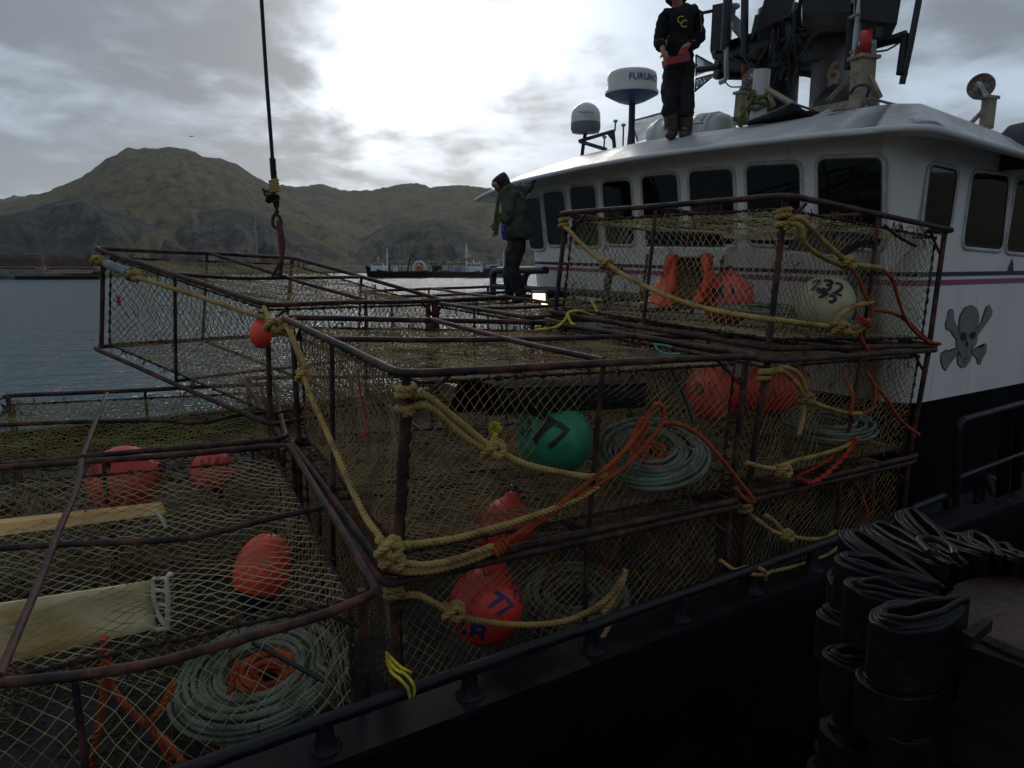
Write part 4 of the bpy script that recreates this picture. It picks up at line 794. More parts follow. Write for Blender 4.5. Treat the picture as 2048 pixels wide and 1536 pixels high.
def net_mb(mb, T, nu, nv, r=.0022, sag=None, seed=0, knots=False, jit=.009, torn=.004):
    rg = np.random.default_rng(seed); I, J = np.meshgrid(np.arange(2*nu+1), np.arange(2*nv+1), indexing='ij')
    u, v = I/(2*nu), J/(2*nv)
    ph = rg.random(8)*6.28; edge = np.minimum(1, 12*np.minimum(np.minimum(u, 1-u), np.minimum(v, 1-v)))
    du = (np.sin(u*5+v*9+ph[0])+np.sin(u*13-v*7+ph[1])*.6)*jit*edge; dv = (np.sin(u*8+v*4+ph[2])+np.sin(u*6-v*15+ph[3])*.6)*jit*edge
    P = T(u+du, v+dv)
    nrm = unit(np.cross(T(np.array(.6), np.array(.5))-T(np.array(.4), np.array(.5)), T(np.array(.5), np.array(.6))-T(np.array(.5), np.array(.4))))
    P = P+rg.normal(0, .0022, P.shape)*edge[..., None]+nrm*(rg.normal(0, .004, u.shape)*edge)[..., None]
    if sag is not None: P = P+sag(u, v)
    E0, E1 = [], []
    for sj in (1, -1):
        a, b = np.meshgrid(np.arange(2*nu), np.arange(2*nv+1), indexing='ij'); ok = ((a+b) % 2 == 0) & (b+sj >= 0) & (b+sj <= 2*nv)
        a, b = a[ok], b[ok]; E0.append(P[a, b]); E1.append(P[a+1, b+sj])
    p0, p1 = np.vstack(E0), np.vstack(E1); keep = rg.random(len(p0)) > torn; p0, p1 = p0[keep], p1[keep]
    dd = p1-p0; dd /= np.maximum(np.linalg.norm(dd, axis=1), 1e-9)[:, None]; s1 = np.cross(dd, nrm); s1 /= np.maximum(np.linalg.norm(s1, axis=1), 1e-9)[:, None]; s2 = np.cross(dd, s1)
    V = np.empty((len(p0), 6, 3))
    for k, a in enumerate((.5, 2.6, 4.7)):
        o_ = (s1*math.cos(a)+s2*math.sin(a))*r; V[:, k] = p0+o_; V[:, 3+k] = p1+o_
    base = (np.arange(len(p0))*6)[:, None]; Fq = np.concatenate([base+np.array([k, (k+1) % 3, 3+(k+1) % 3, 3+k]) for k in range(3)])
    mb.add(V.reshape(-1, 3), Fq)
    if knots:
        ok = ((I+J) % 2 == 0); c = P[ok]; o6 = np.array([(1, 0, 0), (-1, 0, 0), (0, 1, 0), (0, -1, 0), (0, 0, 1), (0, 0, -1)])*r*2.3
        V = c[:, None]+o6[None]*(.7+.6*rg.random((len(c), 1, 1))); base = (np.arange(len(c))*6)[:, None]
        mb.add(V.reshape(-1, 3), np.concatenate([base+np.array(f) for f in ((0, 2, 4), (2, 1, 4), (1, 3, 4), (3, 0, 4), (2, 0, 5), (1, 2, 5), (3, 1, 5), (0, 3, 5))]))
    return mb
class Pot: pass
def crab_pot(top, bot, label, cell=.07, seed=0, knots=False, detail=True, nets=('top', 'bottom', 'N', 'W', 'S', 'E'), cnet=None, r_net=.0022, bend=.0, pm=None, rad=.11, ring=None, bars=None):
    """corners in order near, right, far, left"""
    top, bot = [np.array(p, float) for p in top], [np.array(p, float) for p in bot]
    rg = random.Random(seed); root = thing('crab_pot', sum(bot)/4, label, 'crab pot', 'crab pots stacked on the foredeck'); P = Pot(); P.root = root; P.top, P.bot = top, bot
    def T(u, v, w_):
        u, v, w_ = [np.asarray(q, float)[..., None] for q in (u, v, w_)]
        tp = top[0]*(1-u)*(1-v)+top[1]*u*(1-v)+top[2]*u*v+top[3]*(1-u)*v; bt_ = bot[0]*(1-u)*(1-v)+bot[1]*u*(1-v)+bot[2]*u*v+bot[3]*(1-u)*v
        return bt_*(1-w_)+tp*w_
    P.T = T; pm = pm or M_pipe; bn_ = lambda p: p
    def pipe(mb, pts, r=.0195, n=10, closed=False):
        q = crv(pts, .06, closed) if len(pts) > 2 and not closed else (np.array(pts) if closed else crv(pts, .06))
        q = q+np.array([[mn.noise(Vector(p*1.3)+Vector((k*5.+seed, k*3., 0)))*(.004+bend) for k in range(3)] for p in q]); return mb.tube(q, r, n, closed=closed)
    def ringp(cs, rad=.11):
        q = rounded(cs, rad, True, 6); out = []
        for i in range(len(q)):
            a, b = q[i], q[(i+1) % len(q)]; k = max(1, int(np.linalg.norm(b-a)/.15)); out += [a+(b-a)*j/k for j in range(k)]
        return np.array(out)
    f = MB(); pipe(f, ringp(top if ring is None else ring, rad), .021, closed=True); f.build('top_frame', pm, root)
    f = MB(); pipe(f, ringp(bot), .021, closed=True); f.build('bottom_frame', pm, root)
    e = .025
    for (u, v) in ((e, e), (1-e, e), (1-e, 1-e), (e, 1-e)): pipe(MB(), [T(u, v, 0), T(u, v, 1)], .021).build('post', pm, root) if False else f
    def part(nm, segs, r=.018):
        mb = MB(); [pipe(mb, s_, r) for s_ in segs]; mb.build(nm, pm, root)
    for (u, v) in ((e, e), (1-e, e), (1-e, 1-e), (e, 1-e)): part('corner_post', [[T(u, v, 0), T(u, v, 1)]], .021)
    for (u, v) in ((.5, .012), (.988, .5), (.5, .988), (.012, .5)): part('middle_post', [[T(u, v, 0), T(u, v, 1)]], .015)
    for bp_ in bars or ([T(.012, .5, 1), T(.3, .5, .99-rg.random()*.02), T(.7, .5, .99), T(.988, .5, 1)], [T(.5, .012, 1.012), T(.5, .4, 1.0), T(.5, .75, 1.01), T(.5, .988, 1.012)]): part('cross_bar', [bp_], .0175)
    part('floor_bar', [[T(.012, .5, .02), T(.988, .5, .02)], [T(.5, .012, .0), T(.5, .988, .0)]], .015)
    if detail:
        for sg_ in ([T(.03, .03, .8), T(.13, .03, .985)], [T(.97, .03, .8), T(.87, .03, .985)], [T(.03, .97, .8), T(.03, .87, .985)]): part('brace', [sg_], .011)
        # lacing bars just inside the frame, wound with twine
        i_ = .045; cs = lambda w_: [T(i_, i_, w_), T(1-i_, i_, w_), T(1-i_, 1-i_, w_), T(i_, 1-i_, w_)]
        mb = MB(); mt_ = MB(); rgn = np.random.default_rng(seed+5)
        for w_ in (.93, .05):
            c4 = cs(w_)
            for k in range(4):
                a, b = c4[k], c4[(k+1) % 4]; n_ = int(np.linalg.norm(b-a)/.011); q = a+(b-a)*np.linspace(0, 1, n_)[:, None]+rgn.normal(0, .0018, (n_, 3))
                rr = .0085+.0085*(np.maximum(0, np.sin(np.arange(n_)*.62+np.sin(np.arange(n_)*.07)*2))**3)*rgn.uniform(.3, 1.25, n_); mb.tube(q, rr, 6)
                for _ in range(14):    # wraps to the frame and loose ends
                    t0 = rgn.random(); p = a+(b-a)*t0; up = UZ*(.045 if w_ > .5 else -.03); sd_ = rgn.normal(0, .02, 3)
                    mt_.tube(crv([p, p+up*.6+sd_*.7, p+up+sd_*.3, p+up*.4-sd_*.5], .012), .004, 4)
                    p2_ = p+rgn.normal(0, .03, 3); mt_.tube(crv([p, p+[0, 0, -.02]+sd_*.6, p+[0, 0, -.05*rgn.random()-.02]+sd_*1.3], .012), .0035, 4)
        for _ in range(110):
            k_ = rgn.integers(0, 4); uu, ww = rgn.random(), rgn.random(); p = (T(uu, rgn.random(), .915) if k_ == 0 else T(uu, .05, .06+.85*ww**2) if k_ == 1 else T(.05, uu, .06+.85*ww) if k_ == 2 else T(uu, rgn.random(), .06))
            q_ = [p]
            for _ in range(3): q_.append(q_[-1]+rgn.normal(0, .022, 3)+[0, 0, -.012])
            mt_.tube(crv(q_, .02), rgn.uniform(.0022, .0045), 4)
        for (u, v) in ((i_, i_), (1-i_, i_), (1-i_, 1-i_), (i_, 1-i_)):
            a, b = T(u, v, .05), T(u, v, .93); n_ = 60; q = a+(b-a)*np.linspace(0, 1, n_)[:, None]+rgn.normal(0, .0022, (n_, 3)); mb.tube(q, .007+.008*np.abs(np.sin(np.arange(n_)*.5))**3, 6)
        mb.build('lacing', M_lace, root); mt_.build('twine_ends', M_tuft, root)['kind'] = 'stuff'
    i_ = .045; cn = cnet or M_net; W_ = np.linalg.norm(top[1]-top[0]); n_w = int(W_/cell); n_h = max(3, int(.80/cell/1.0))
    faces = dict(top=(lambda u, v: T(i_+(1-2*i_)*u, i_+(1-2*i_)*v, .93+0*u), n_w, int(n_w*1.0)), bottom=(lambda u, v: T(i_+(1-2*i_)*u, i_+(1-2*i_)*v, .05+0*u), n_w, int(n_w*1.0)),
        N=(lambda u, v: T(i_+(1-2*i_)*u, i_+0*u, .05+.88*v), n_w, n_h), S=(lambda u, v: T(i_+(1-2*i_)*u, 1-i_+0*u, .05+.88*v), n_w, n_h),
        W=(lambda u, v: T(i_+0*u, i_+(1-2*i_)*u, .05+.88*v), n_w, n_h), E=(lambda u, v: T(1-i_+0*u, i_+(1-2*i_)*u, .05+.88*v), n_w, n_h))
    ctr_ = T(.5, .5, .5)
    for k, nm in enumerate(nets):
        f_, a, b = faces[nm]; c_ = f_(np.array(.5), np.array(.5)); inn = unit(ctr_-c_)
        if nm in ('top', 'bottom'): sg = lambda u, v: (-.06*np.sin(u*math.pi)*np.sin(v*math.pi)*(1 if nm == 'top' else .3)+.012*np.sin(u*21+v*4)*np.sin(v*17))[..., None]*UZ
        else: sg = lambda u, v: (.10*np.sin(u*math.pi)**.6*np.sin(v*math.pi)+.015*np.sin(u*17+seed)*np.sin(v*7))[..., None]*inn-(.02*np.sin(v*math.pi))[..., None]*UZ
        mb = net_mb(MB(), f_, a, b, r_net, sg, seed*10+k, knots); mb.build({'top': 'top_net', 'bottom': 'floor_net'}.get(nm, 'side_net'), cn, root, smooth=False)
    P.nN = unit(np.cross(top[1]-top[0], bot[0]-top[0])); P.nN = P.nN if P.nN@(top[0]-top[3]) > 0 else -P.nN      # outward normal of near-right face
    P.nW = unit(np.cross(top[3]-top[0], bot[0]-top[0])); P.nW = P.nW if P.nW@(top[0]-top[1]) > 0 else -P.nW
    P.oN = lambda x, y, off=.03: onp(x, y, top[0]+P.nN*off, P.nN)
    P.oW = lambda x, y, off=.03: onp(x, y, top[0]+P.nW*off, P.nW)
    return P
M_tuft = mat('twine_ends', (.20, .10, .035), (.09, .06, .03), .9, 0, 30, (.4, .6), 0, 1, .1, c3=(.35, .04, .02), s3=3, cov3=(.66, .7))
def posed(pos, yaw, a, b, W_=2.35, H_=.92):
    cz, sz = math.cos(yaw), math.sin(yaw); ca, sa = math.cos(a), math.sin(a); cb, sb = math.cos(b), math.sin(b)
    M = np.array([[cz, -sz, 0], [sz, cz, 0], [0, 0, 1]])@np.array([[1, 0, 0], [0, ca, -sa], [0, sa, ca]])@np.array([[cb, 0, sb], [0, 1, 0], [-sb, 0, cb]])
    L = np.array([(0, 0, 0), (W_, 0, 0), (W_, W_, 0), (0, W_, 0), (0, 0, -H_), (W_, 0, -H_), (W_, W_, -H_), (0, W_, -H_)], float)
    return (M@L.T).T+np.array(pos)
def snap(V, obs):       # pull the bent corners of this pot to where they stand
    V = V.copy()
    for k, (x, y) in obs.items(): V[k] = A(x, y, V[k][1])
    return V
V1 = snap(posed((-.527, 3.333, -.521), R(29.3), R(2.5), R(1.5)), {0: (800, 748), 3: (563, 634), 1: (1522, 711), 2: (1100, 646), 4: (776, 1150), 7: (580, 880), 5: (1490, 997)})
V1[6] = V1[2]+(V1[5]-V1[1])*.5+(V1[7]-V1[3])*.5
P1 = crab_pot(V1[:4], V1[4:], 'nearest upper crab pot, holding the green numbered buoy and a pale rope coil', .066, 1, True, r_net=.0028)
V2 = snap(posed((-1.855, 5.723, -.343), R(59.2), R(10.7), R(.7)), {0: (530, 609), 3: (186, 496), 1: (888, 601), 2: (585, 515), 4: (541, 851), 7: (183, 694)})
V2[5] = V2[1]+V2[4]-V2[0]; V2[6] = V2[2]+V2[7]-V2[3]
P2 = crab_pot(V2[:4], V2[4:], 'tilted empty crab pot hanging from the crane hook over the water side', .075, 2, True, r_net=.0028, bend=.004)
V3 = snap(posed((1.752, 4.843, .391), R(35.6), R(1.3), R(3.6)), {0: (1577, 391), 3: (1115, 427), 1: (1912, 461), 4: (1541, 697), 7: (1092, 622), 5: (1880, 691)})
V3[6] = V3[2]+(V3[5]-V3[1])*.5+(V3[7]-V3[3])*.5
P3_ = crab_pot(V3[:4], V3[4:], 'topmost crab pot against the wheelhouse with the white numbered buoy and orange oilskins inside', .07, 3, True, r_net=.0025, cnet=M_net2)
V4 = snap(posed((1.60, 4.70, -.56), R(35), R(.7), R(1.8)), {0: (1541, 722), 1: (1879, 700), 4: (1500, 988), 5: (1841, 910)})
V4[3] = V4[0]+(V3[7]-V3[4]); V4[2] = V4[1]+(V3[6]-V3[5]); V4[6] = V4[2]+V4[5]-V4[1]; V4[7] = V4[3]+V4[4]-V4[0]
P4 = crab_pot(V4[:4], V4[4:], 'crab pot directly under the topmost one, with red buoys and a braided red rope', .068, 4, r_net=.0028)
dn = np.array([0, 0, -.93])
V0 = np.array([A(771, 1170, V1[4][1]-.02), A(1487, 1010, V1[5][1]-.01), V1[6]-UZ*.05, A(577, 889, V1[7][1]-.02)])
P0 = crab_pot(V0, V0+dn, 'lower crab pot under the nearest one, holding the red buoy lettered in blue', .066, 5, True, rad=.07, r_net=.0028)
V7 = np.array([A(1496, 1001, V4[4][1]-.0), A(1838, 921, V4[5][1]), V4[6]-UZ*.05, V4[7]-UZ*.05])
P7 = crab_pot(V7, V7+dn, 'lowest right crab pot below the red rope pot, full of orange line', .068, 6, r_net=.0028)
def extend(a, b, L): return a+(b-a)/np.linalg.norm(b-a)*L
t5 = [None, A(757, 1186, 3.12), A(578, 891, 5.3), None]; t5[0] = extend(t5[1], A(0, 1358, 2.56), 2.4); t5[3] = extend(t5[2], A(0, 936, 4.6), 2.4)
n5 = unit(np.cross(t5[1]-t5[0], t5[3]-t5[0])); q5 = lambda x, y, o=0.: onp(x, y, t5[1]+n5*o, n5)
P5 = crab_pot(t5, [p+dn for p in t5], 'low crab pot at the bottom left holding cream panels, a coil and an orange buoy', .092, 7, True, r_net=.0024, cnet=M_net2, bend=.006, rad=.06, ring=[t5[0]+[0, -.04, 0], q5(-40, 1368), q5(156, 1353), q5(312, 1329), q5(469, 1282), q5(640, 1231), t5[1], q5(668, 1034), t5[2], t5[3]],
  bars=([q5(-60, 1104), q5(100, 1090), q5(350, 1078), q5(440, 1062), q5(520, 1040), q5(645, 1012)], [q5(163, 919, .01), q5(150, 985, .01), q5(112, 1075, .015), q5(62, 1205, .01), q5(2, 1352, .02)]))
t6 = [None, A(573, 877, 5.42), A(548, 768, 7.5), None]; t6[0] = extend(t6[1], A(0, 928, 4.75), 2.4); t6[3] = extend(t6[2], A(0, 792, 6.75), 2.4)
n6 = unit(np.cross(t6[1]-t6[0], t6[3]-t6[0])); q6 = lambda x, y, o=0.: onp(x, y, t6[1]+n6*o, n6)
P6 = crab_pot(t6, [p+dn for p in t6], 'low weedy crab pot at the water side behind the bottom left one, red buoys inside', .07, 8, r_net=.0026, cnet=M_net3, bend=.004, bars=([q6(-60, 853), q6(100, 846), q6(300, 841), q6(400, 846), q6(470, 832), q6(560, 822)], [q6(214, 787, .01), q6(205, 812, .01), q6(185, 860, .015), q6(165, 912, .01)]))
t8 = [V0[3]+unit(V0[3]-V0[0])*.06, V0[2]+unit(V0[3]-V0[0])*.06, None, None]; t8[2] = extend(t8[1], t8[1]+(V0[3]-V0[0]), 2.35); t8[3] = extend(t8[0], t8[0]+(V0[3]-V0[0]), 2.35)
P8 = crab_pot([p-UZ*.02 for p in t8], [p+dn for p in t8], 'shaded lower crab pot beneath the hanging one in the second row', .085, 9, r_net=.0028, detail=False)
# second row behind, the standing man's pots
n10 = np.array([.17, 6.78, A(1067, 636, 6.78)[2]]); e1 = unit([.84, .545, 0]); e2 = unit([-.50, .866, 0])
l10 = n10+e2*2.35; l10[2] = A(890, 602, 8.8)[2]; r10 = n10+e1*2.2; r10[2] = n10[2]+.03
P10 = crab_pot([n10, r10, r10+l10-n10, l10], [q+dn for q in (n10, r10, r10+l10-n10, l10)], 'crab pot in the second row whose top net the man at the wheelhouse stands beside', .075, 10, r_net=.0028)
sh = e2*2.42+UZ*.03
P12 = crab_pot([q+sh for q in P10.top], [q+sh for q in P10.bot], 'farthest crab pot at deck edge under the boots of the standing man', .085, 11, r_net=.003, detail=False)
P11 = crab_pot([q+dn-UZ*.04 for q in P10.top], [q+dn*2-UZ*.04 for q in P10.top], 'lower crab pot of the second row below the one beside the standing man', .085, 12, r_net=.0028, detail=False, nets=('top', 'N', 'W'))
# pot stack row between P1 and the second row: one more behind the hanging pot
q0 = n10-e1*2.42; P9 = crab_pot([q0+UZ*(-.04), n10-e1*.06-UZ*.04, l10-e1*.06-UZ*.04, q0+e2*2.35-UZ*.06], [q+dn for q in (q0, n10-e1*.06, l10-e1*.06, q0+e2*2.35)], 'weedy crab pot half hidden behind the hanging pot and the nearest upper pot', .075, 13, r_net=.0028, cnet=M_net3) if False else None

# ---------------------------------------------------------------- buoys
def buoy(name, c, r, mt, label, axis=(0, 0, 1), stretch=1.12, cap=None, cat='buoy'):
    ax = frame_of(unit(axis), (0, 1, .1)); t = thing(name, np.array(c)-UZ*r, label, cat)
    prof = [(r*math.sin(a)*(1 if a > .0 else 1), -r*stretch*math.cos(a)) for a in np.linspace(.02, math.pi*.86, 22)]
    prof += [(r*.40, r*stretch*.93), (r*.26, r*stretch*1.02), (r*.20, r*stretch*1.18), (r*.02, r*stretch*1.2)]
    body = MB().lathe(prof, c, ax, 40).build('body', mt, t)
    e_ = MB(); ec = np.array(c)+ax[2]*r*stretch*1.22; e_.tube([ec+ax[0]*.03*math.cos(a)+ax[2]*.03*math.sin(a) for a in np.linspace(0, 2*math.pi, 13)[:-1]], .011, 7, closed=True); e_.build('eye', cap or M_navy, t)
    if cap: MB().lathe([(r*math.sin(a)*1.012, -r*stretch*1.012*math.cos(a)) for a in np.linspace(math.pi*.70, math.pi*.87, 8)]+[(r*.30, r*stretch*1.03), (r*.22, r*stretch*1.2), (.01, r*stretch*1.22)], c, ax, 36).build('end_cap', cap, t)
    return t, body
def sphmap(c, r, px, py, rot, k=1.015, st=1.0):
    """text laid on a sphere round the point that shows at px,py"""
    c = np.array(c); rr_ = unit(ray(px, py)); bq = c@rr_; D_ = bq*bq-(c@c-r*r); t_ = bq-math.sqrt(max(D_, 0)); n = unit(rr_*t_-c)
    ux = unit(np.cross(rr_, np.array([0, 0, 1.]))); ux = unit(ux-n*(ux@n)); uy = np.cross(n, ux); uy = uy if uy[2] > 0 else -uy
    c_, s_ = math.cos(rot), math.sin(rot); ux, uy = ux*c_+uy*s_, uy*c_-ux*s_
    def f(x, y):
        j = mn.noise_vector(Vector((x*14, y*14, px*.1)))*.012; x, y = x+j[0], y+j[1]
        v = unit(n*r+ux*x+uy*y*1.0) ; return c+v*r*k
    return f
gb = A(1110, 873, 4.12); bt_, bd = buoy('buoy', gb, .212, M_green, 'green round buoy numbered 577 in the nearest upper pot', (-.5, .3, .9), 1.05)
text_mb('577', .23, sphmap(gb, .212, 1083, 862, R(-24), 1.03), .03).build('number', M_ink, bd)
rb = A(972, 1212, 3.92); bt_, bd = buoy('buoy', rb, .21, M_red, 'big red buoy with blue letters in the lower pot beside the black handrail', (.3, .4, .9), 1.05)
text_mb('R8', .20, sphmap(rb, .21, 935, 1258, R(-14), 1.03), .02).build('lettering', M_inkb, bd)
text_mb('77', .15, sphmap(rb, .21, 1000, 1212, R(-38), 1.03), .02).build('lettering', M_inkb, bd)
text_mb('LLC', .11, sphmap(rb, .21, 1030, 1172, R(-62), 1.03), .016).build('lettering', M_inkb, bd)
buoy('buoy', A(1010, 1062, 4.2), .175, M_red, 'plain dark red buoy under the floor net of the nearest upper pot', (.2, .2, 1))
rb = A(1425, 785, 5.2); bt_, bd = buoy('buoy', rb, .19, M_red, 'red buoy with a black mark left of the leaning posts, under the topmost pot', (.2, .5, .8))
text_mb('0', .13, sphmap(rb, .19, 1400, 780, R(20), 1.03), .02).build('number', M_ink, bd)
pb = A(1456, 600, 6.3); bt_, bd = buoy('buoy', pb, .215, M_pink, 'faded pinkish red buoy in the topmost pot beside the orange oilskins', (.1, .3, 1), 1.0)
text_mb('M I', .16, sphmap(pb, .215, 1445, 585, R(8), 1.03), .03).build('lettering', M_ink, bd)
wb = A(1650, 608, 5.6); bt_, bd = buoy('buoy', wb, .212, M_white_b, 'cream white buoy with big black numbers in the topmost pot', (.5, .5, .5), 1.08)
text_mb('232', .17, sphmap(wb, .212, 1655, 572, R(-10), 1.03), .03).build('number', M_ink, bd)
text_mb('73', .17, sphmap(wb, .212, 1648, 602, R(-24), 1.03), .03).build('number', M_ink, bd)
text_mb('15', .14, sphmap(wb, .212, 1655, 634, R(-24), 1.03), .03).build('number', M_ink, bd)
buoy('buoy', A(525, 1140, 3.95), .155, M_orange, 'long bright orange buoy with a navy end in the bottom left pot', (-.22, -.35, -.9), 1.35, M_navy)
buoy('buoy', A(250, 960, 5.2), .25, M_pink, 'biggest red buoy, seen through the nets left of the cream panels', (.9, -.1, .3), 1.0)
buoy('buoy', A(425, 942, 5.25), .155, M_pink, 'smaller red buoy with a dark strap right of the biggest one in the left pots', (.1, .2, -1), 1.0, M_navy)
buoy('buoy', A(522, 668, 5.75), .085, M_orange, 'small bright red float behind the post where the hanging pot meets the nearest one', (0, .2, 1), 1.35)
buoy('buoy', A(1545, 775, 5.9), .21, M_red, 'red buoy behind the leaning corner posts below the topmost pot', (.8, .3, .2), 1.3)
# ---------------------------------------------------------------- rope coils
def coil(c, Ro, Ri, layers, r, mt, label, normal=(0, 0, 1), seed=0, sq=1., turns=7, extra=None, name='rope_coil'):
    rg = random.Random(seed); ax = frame_of(unit(normal), (0, 1, .1)); c = np.array(c); pts = []; n_ = 26
    for l in range(layers):
        for k in range(turns):
            f_ = (k+.5)/turns; f_ = f_ if l % 2 == 0 else 1-f_; rad = Ri+(Ro-Ri)*f_*(1-.12*l/layers); ox, oy = rg.uniform(-.02, .02), rg.uniform(-.02, .02); tl, tp = rg.uniform(-.06, .06), rg.random()*6
            el = 1+rg.uniform(-.06, .06)
            for i in range(n_):
                a = i/n_*2*math.pi; x = rad*math.cos(a)*el+ox; y = rad*sq*math.sin(a)+oy; z = l*r*1.7+rad*tl*math.cos(a+tp)+rg.uniform(-.003, .003)
                pts.append(c+ax[0]*x+ax[1]*y+ax[2]*z)
    t = rope_mb(MB(), pts, r, .068, 7, .0125).build(name, mt); tag(t, label, 'rope coil'); return t, ax
coil(A(1300, 915, 4.5), .37, .15, 4, .0135, M_grope, 'pale green rope coil beside the green buoy in the nearest upper pot', (-.10, -.34, .93), 1, turns=7)
coil(A(520, 1360, 3.42), .42, .17, 4, .0145, M_grope, 'largest pale rope coil, in the bottom left pot behind the handrail', (-.05, -.2, .97), 2, turns=7)
coil(A(1150, 1205, 4.35), .33, .13, 4, .0135, M_grope, 'dim pale rope coil right of the blue lettered red buoy', (0, -.2, .97), 3, turns=6)
coil(A(1650, 855, 5.7), .36, .14, 4, .0135, M_grope, 'pale rope coil inside the pot under the topmost one', (0, -.15, .97), 4, turns=6)
coil(A(1520, 625, 5.9), .36, .14, 3, .011, M_grope, 'flat pale rope coil on the floor of the topmost pot', (0, -.05, 1), 5, turns=5)
coil(A(535, 1368, 3.42), .17, .07, 4, .014, M_orope, 'orange line coiled inside the eye of the largest pale coil', (-.05, -.2, .97), 12, turns=3)
coil(A(1300, 915, 4.45), .12, .05, 3, .012, M_orope, 'small orange coil inside the eye of the pale coil beside the green buoy', (-.1, -.34, .93), 13, turns=3)
def lay(name, paths, r, mt, label, cat='rope', pitch=.085, knots=(), group=None):
    t = None if len(paths) == 1 and not knots else thing(name, np.mean(np.array(paths[0]), 0)-UZ*.0, label, cat, group)
    for p in paths:
        o = rope_mb(MB(), p, r, pitch, 9).build(name if t is None else 'rope_length', mt, t)
        if t is None: tag(o, label, cat, group)
    for i, (c, R_) in enumerate(knots):
        mb = MB(); rope_mb(mb, knot_pts(c, R_, seed=i+len(label))+knot_pts(np.array(c)+[.01, .0, -.01], R_*.8, frame_of((.6, .5, .3)), seed=i+7), r, pitch, 9); mb.build('knot', mt, t)
    return t or o
def N(P, *pts, off=.03): return [P.oN(x, y, off) for x, y in pts]
def Wf(P, *pts, off=.03): return [P.oW(x, y, off) for x, y in pts]
pa, pb_ = P1.T(.025, .025, .93), P1.T(.025, .025, .80)
lay('bridle_rope', [wrap_pts(pa, pa+(pb_-pa)*.45, .036, 2.2)+N(P1, (850, 790), (895, 825), (940, 862), (978, 893)), wrap_pts(pb_, pb_-(pb_-pa)*.2, .034, 1.3)+N(P1, (858, 812), (900, 850), (945, 885), (985, 905)),
  N(P1, (985, 898), (1020, 916), (1060, 932), (1110, 943), (1170, 953), (1215, 951))], .0185, M_yrope, 'thick yellow rope tied to the near corner post and slung across the green buoy', knots=[(P1.oN(985, 897, .04), .05)])
mb_t = MB(); tc = P1.oN(990, 855, .05)
for i in range(160): dv_ = unit(np.random.default_rng(i).normal(0, 1, 3)+[0, 0, .8]); mb_t.tube(crv([tc-UZ*.02, tc+dv_*.02, tc+dv_*.036+[0, 0, -.004]], .01), .0011, 3)
mb_t.tube([tc-UZ*.03, P1.oN(985, 885, .04)], .014, 8); tag(mb_t.build('frayed_rope_end', M_brope), 'frayed yellow rope tuft sticking up beside the green buoy', 'rope end')
cn_ = P1.T(-.01, -.01, .06)
lay('bridle_rope', [wrap_pts(P1.T(.02, .985, .99), P1.T(.02, .985, .90), .035, 2)+Wf(P1, (583, 672), (598, 712), (606, 745)), Wf(P1, (572, 650), (592, 690), (612, 735)), Wf(P1, (606, 748), (625, 800), (648, 850), (672, 905), (700, 970), (732, 1035), (765, 1085), off=.045)+[cn_+[-.01, -.05, .02]],
  N(P1, (772, 1092), (800, 1090), (850, 1086), (905, 1078), (960, 1064), (1030, 1044), (1100, 1020), (1160, 995), (1195, 972), off=.05),
  N(P1, (760, 1100), (775, 1130), (800, 1143), (860, 1142), (920, 1128), (975, 1108), (1005, 1092), off=.05), N(P1, (770, 1085), (795, 1120), (850, 1130), (920, 1116), (985, 1092), off=.066)],
  .0175, M_yrope, 'long yellow rope down the left face of the nearest pot to its corner knot', knots=[(P1.oW(607, 752, .04), .045), (P1.oN(776, 1095, .055), .055), (P1.oN(785, 1122, .055), .045)])
def od(pts, off): return N(P1, *pts, off=off)
lay('orange_line', [od([(1003, 1090), (1060, 1050), (1120, 1008), (1180, 962), (1235, 915), (1280, 862), (1300, 825), (1312, 808), (1327, 818), (1322, 850), (1290, 890), (1240, 940), (1170, 985), (1100, 1030), (1040, 1070)], .05),
  od([(1215, 948), (1245, 905), (1270, 865), (1284, 838), (1296, 845), (1290, 862), (1268, 900)], .03), od([(1325, 846), (1360, 850), (1400, 872), (1440, 915), (1475, 958), (1500, 990), (1508, 1005), (1490, 998), (1470, 975)], .03), wrap_pts(P1.oN(985, 1105, .05), P1.oN(1015, 1085, .05), .026, 4, 10)],
  .0135, M_orope, 'orange line looped over the pale coil in front of the nearest upper pot', pitch=.05)
lay('orange_line', [[A(1330, 915, 4.50), A(1300, 935, 4.45), A(1270, 925, 4.45), A(1290, 900, 4.50), A(1350, 890, 4.60), A(1380, 930, 4.60)], [A(1275, 945, 4.45), A(1310, 915, 4.47), A(1350, 920, 4.50), A(1340, 945, 4.50)]], .010, M_orope, 'short orange line lying in the eye of the pale coil by the green buoy', pitch=.05)
pa, pb_ = P0.T(.025, .025, .96), P0.T(.025, .025, .88)
lay('bridle_rope', [wrap_pts(pa, pb_, .036, 2.2)+N(P0, (835, 1190), (865, 1205), (900, 1222)), N(P0, (900, 1226), (935, 1238), (985, 1246), (1050, 1250), (1110, 1246), (1160, 1232), (1205, 1205), (1228, 1180), (1243, 1155)), N(P0, (1205, 1225), (1222, 1205), (1240, 1175), (1252, 1140))],
  .0175, M_yrope, 'yellow rope sagging across the blue lettered red buoy', knots=[(P0.oN(905, 1222, .04), .048)])
ty = onT(800, 1340, .05)
lay('tie_rope', [[P0.T(.0, .0, .62)+[0, -.03, 0], onT(790, 1337, .06), onT(812, 1350, .0), onT(826, 1368, -.05), onT(828, 1388, -.03), onT(818, 1392, .03)], [P0.T(.0, .0, .62)+[0, -.03, -.02], onT(785, 1346, .06), onT(800, 1358, .0), onT(815, 1376, -.05), onT(820, 1394, -.03)], [P0.T(.0, .0, .62)+[0, -.03, .02], onT(800, 1333, .06), onT(822, 1345, .03)]], .008, M_brope, 'bright yellow cord tying the pots to the black handrail', pitch=.035)
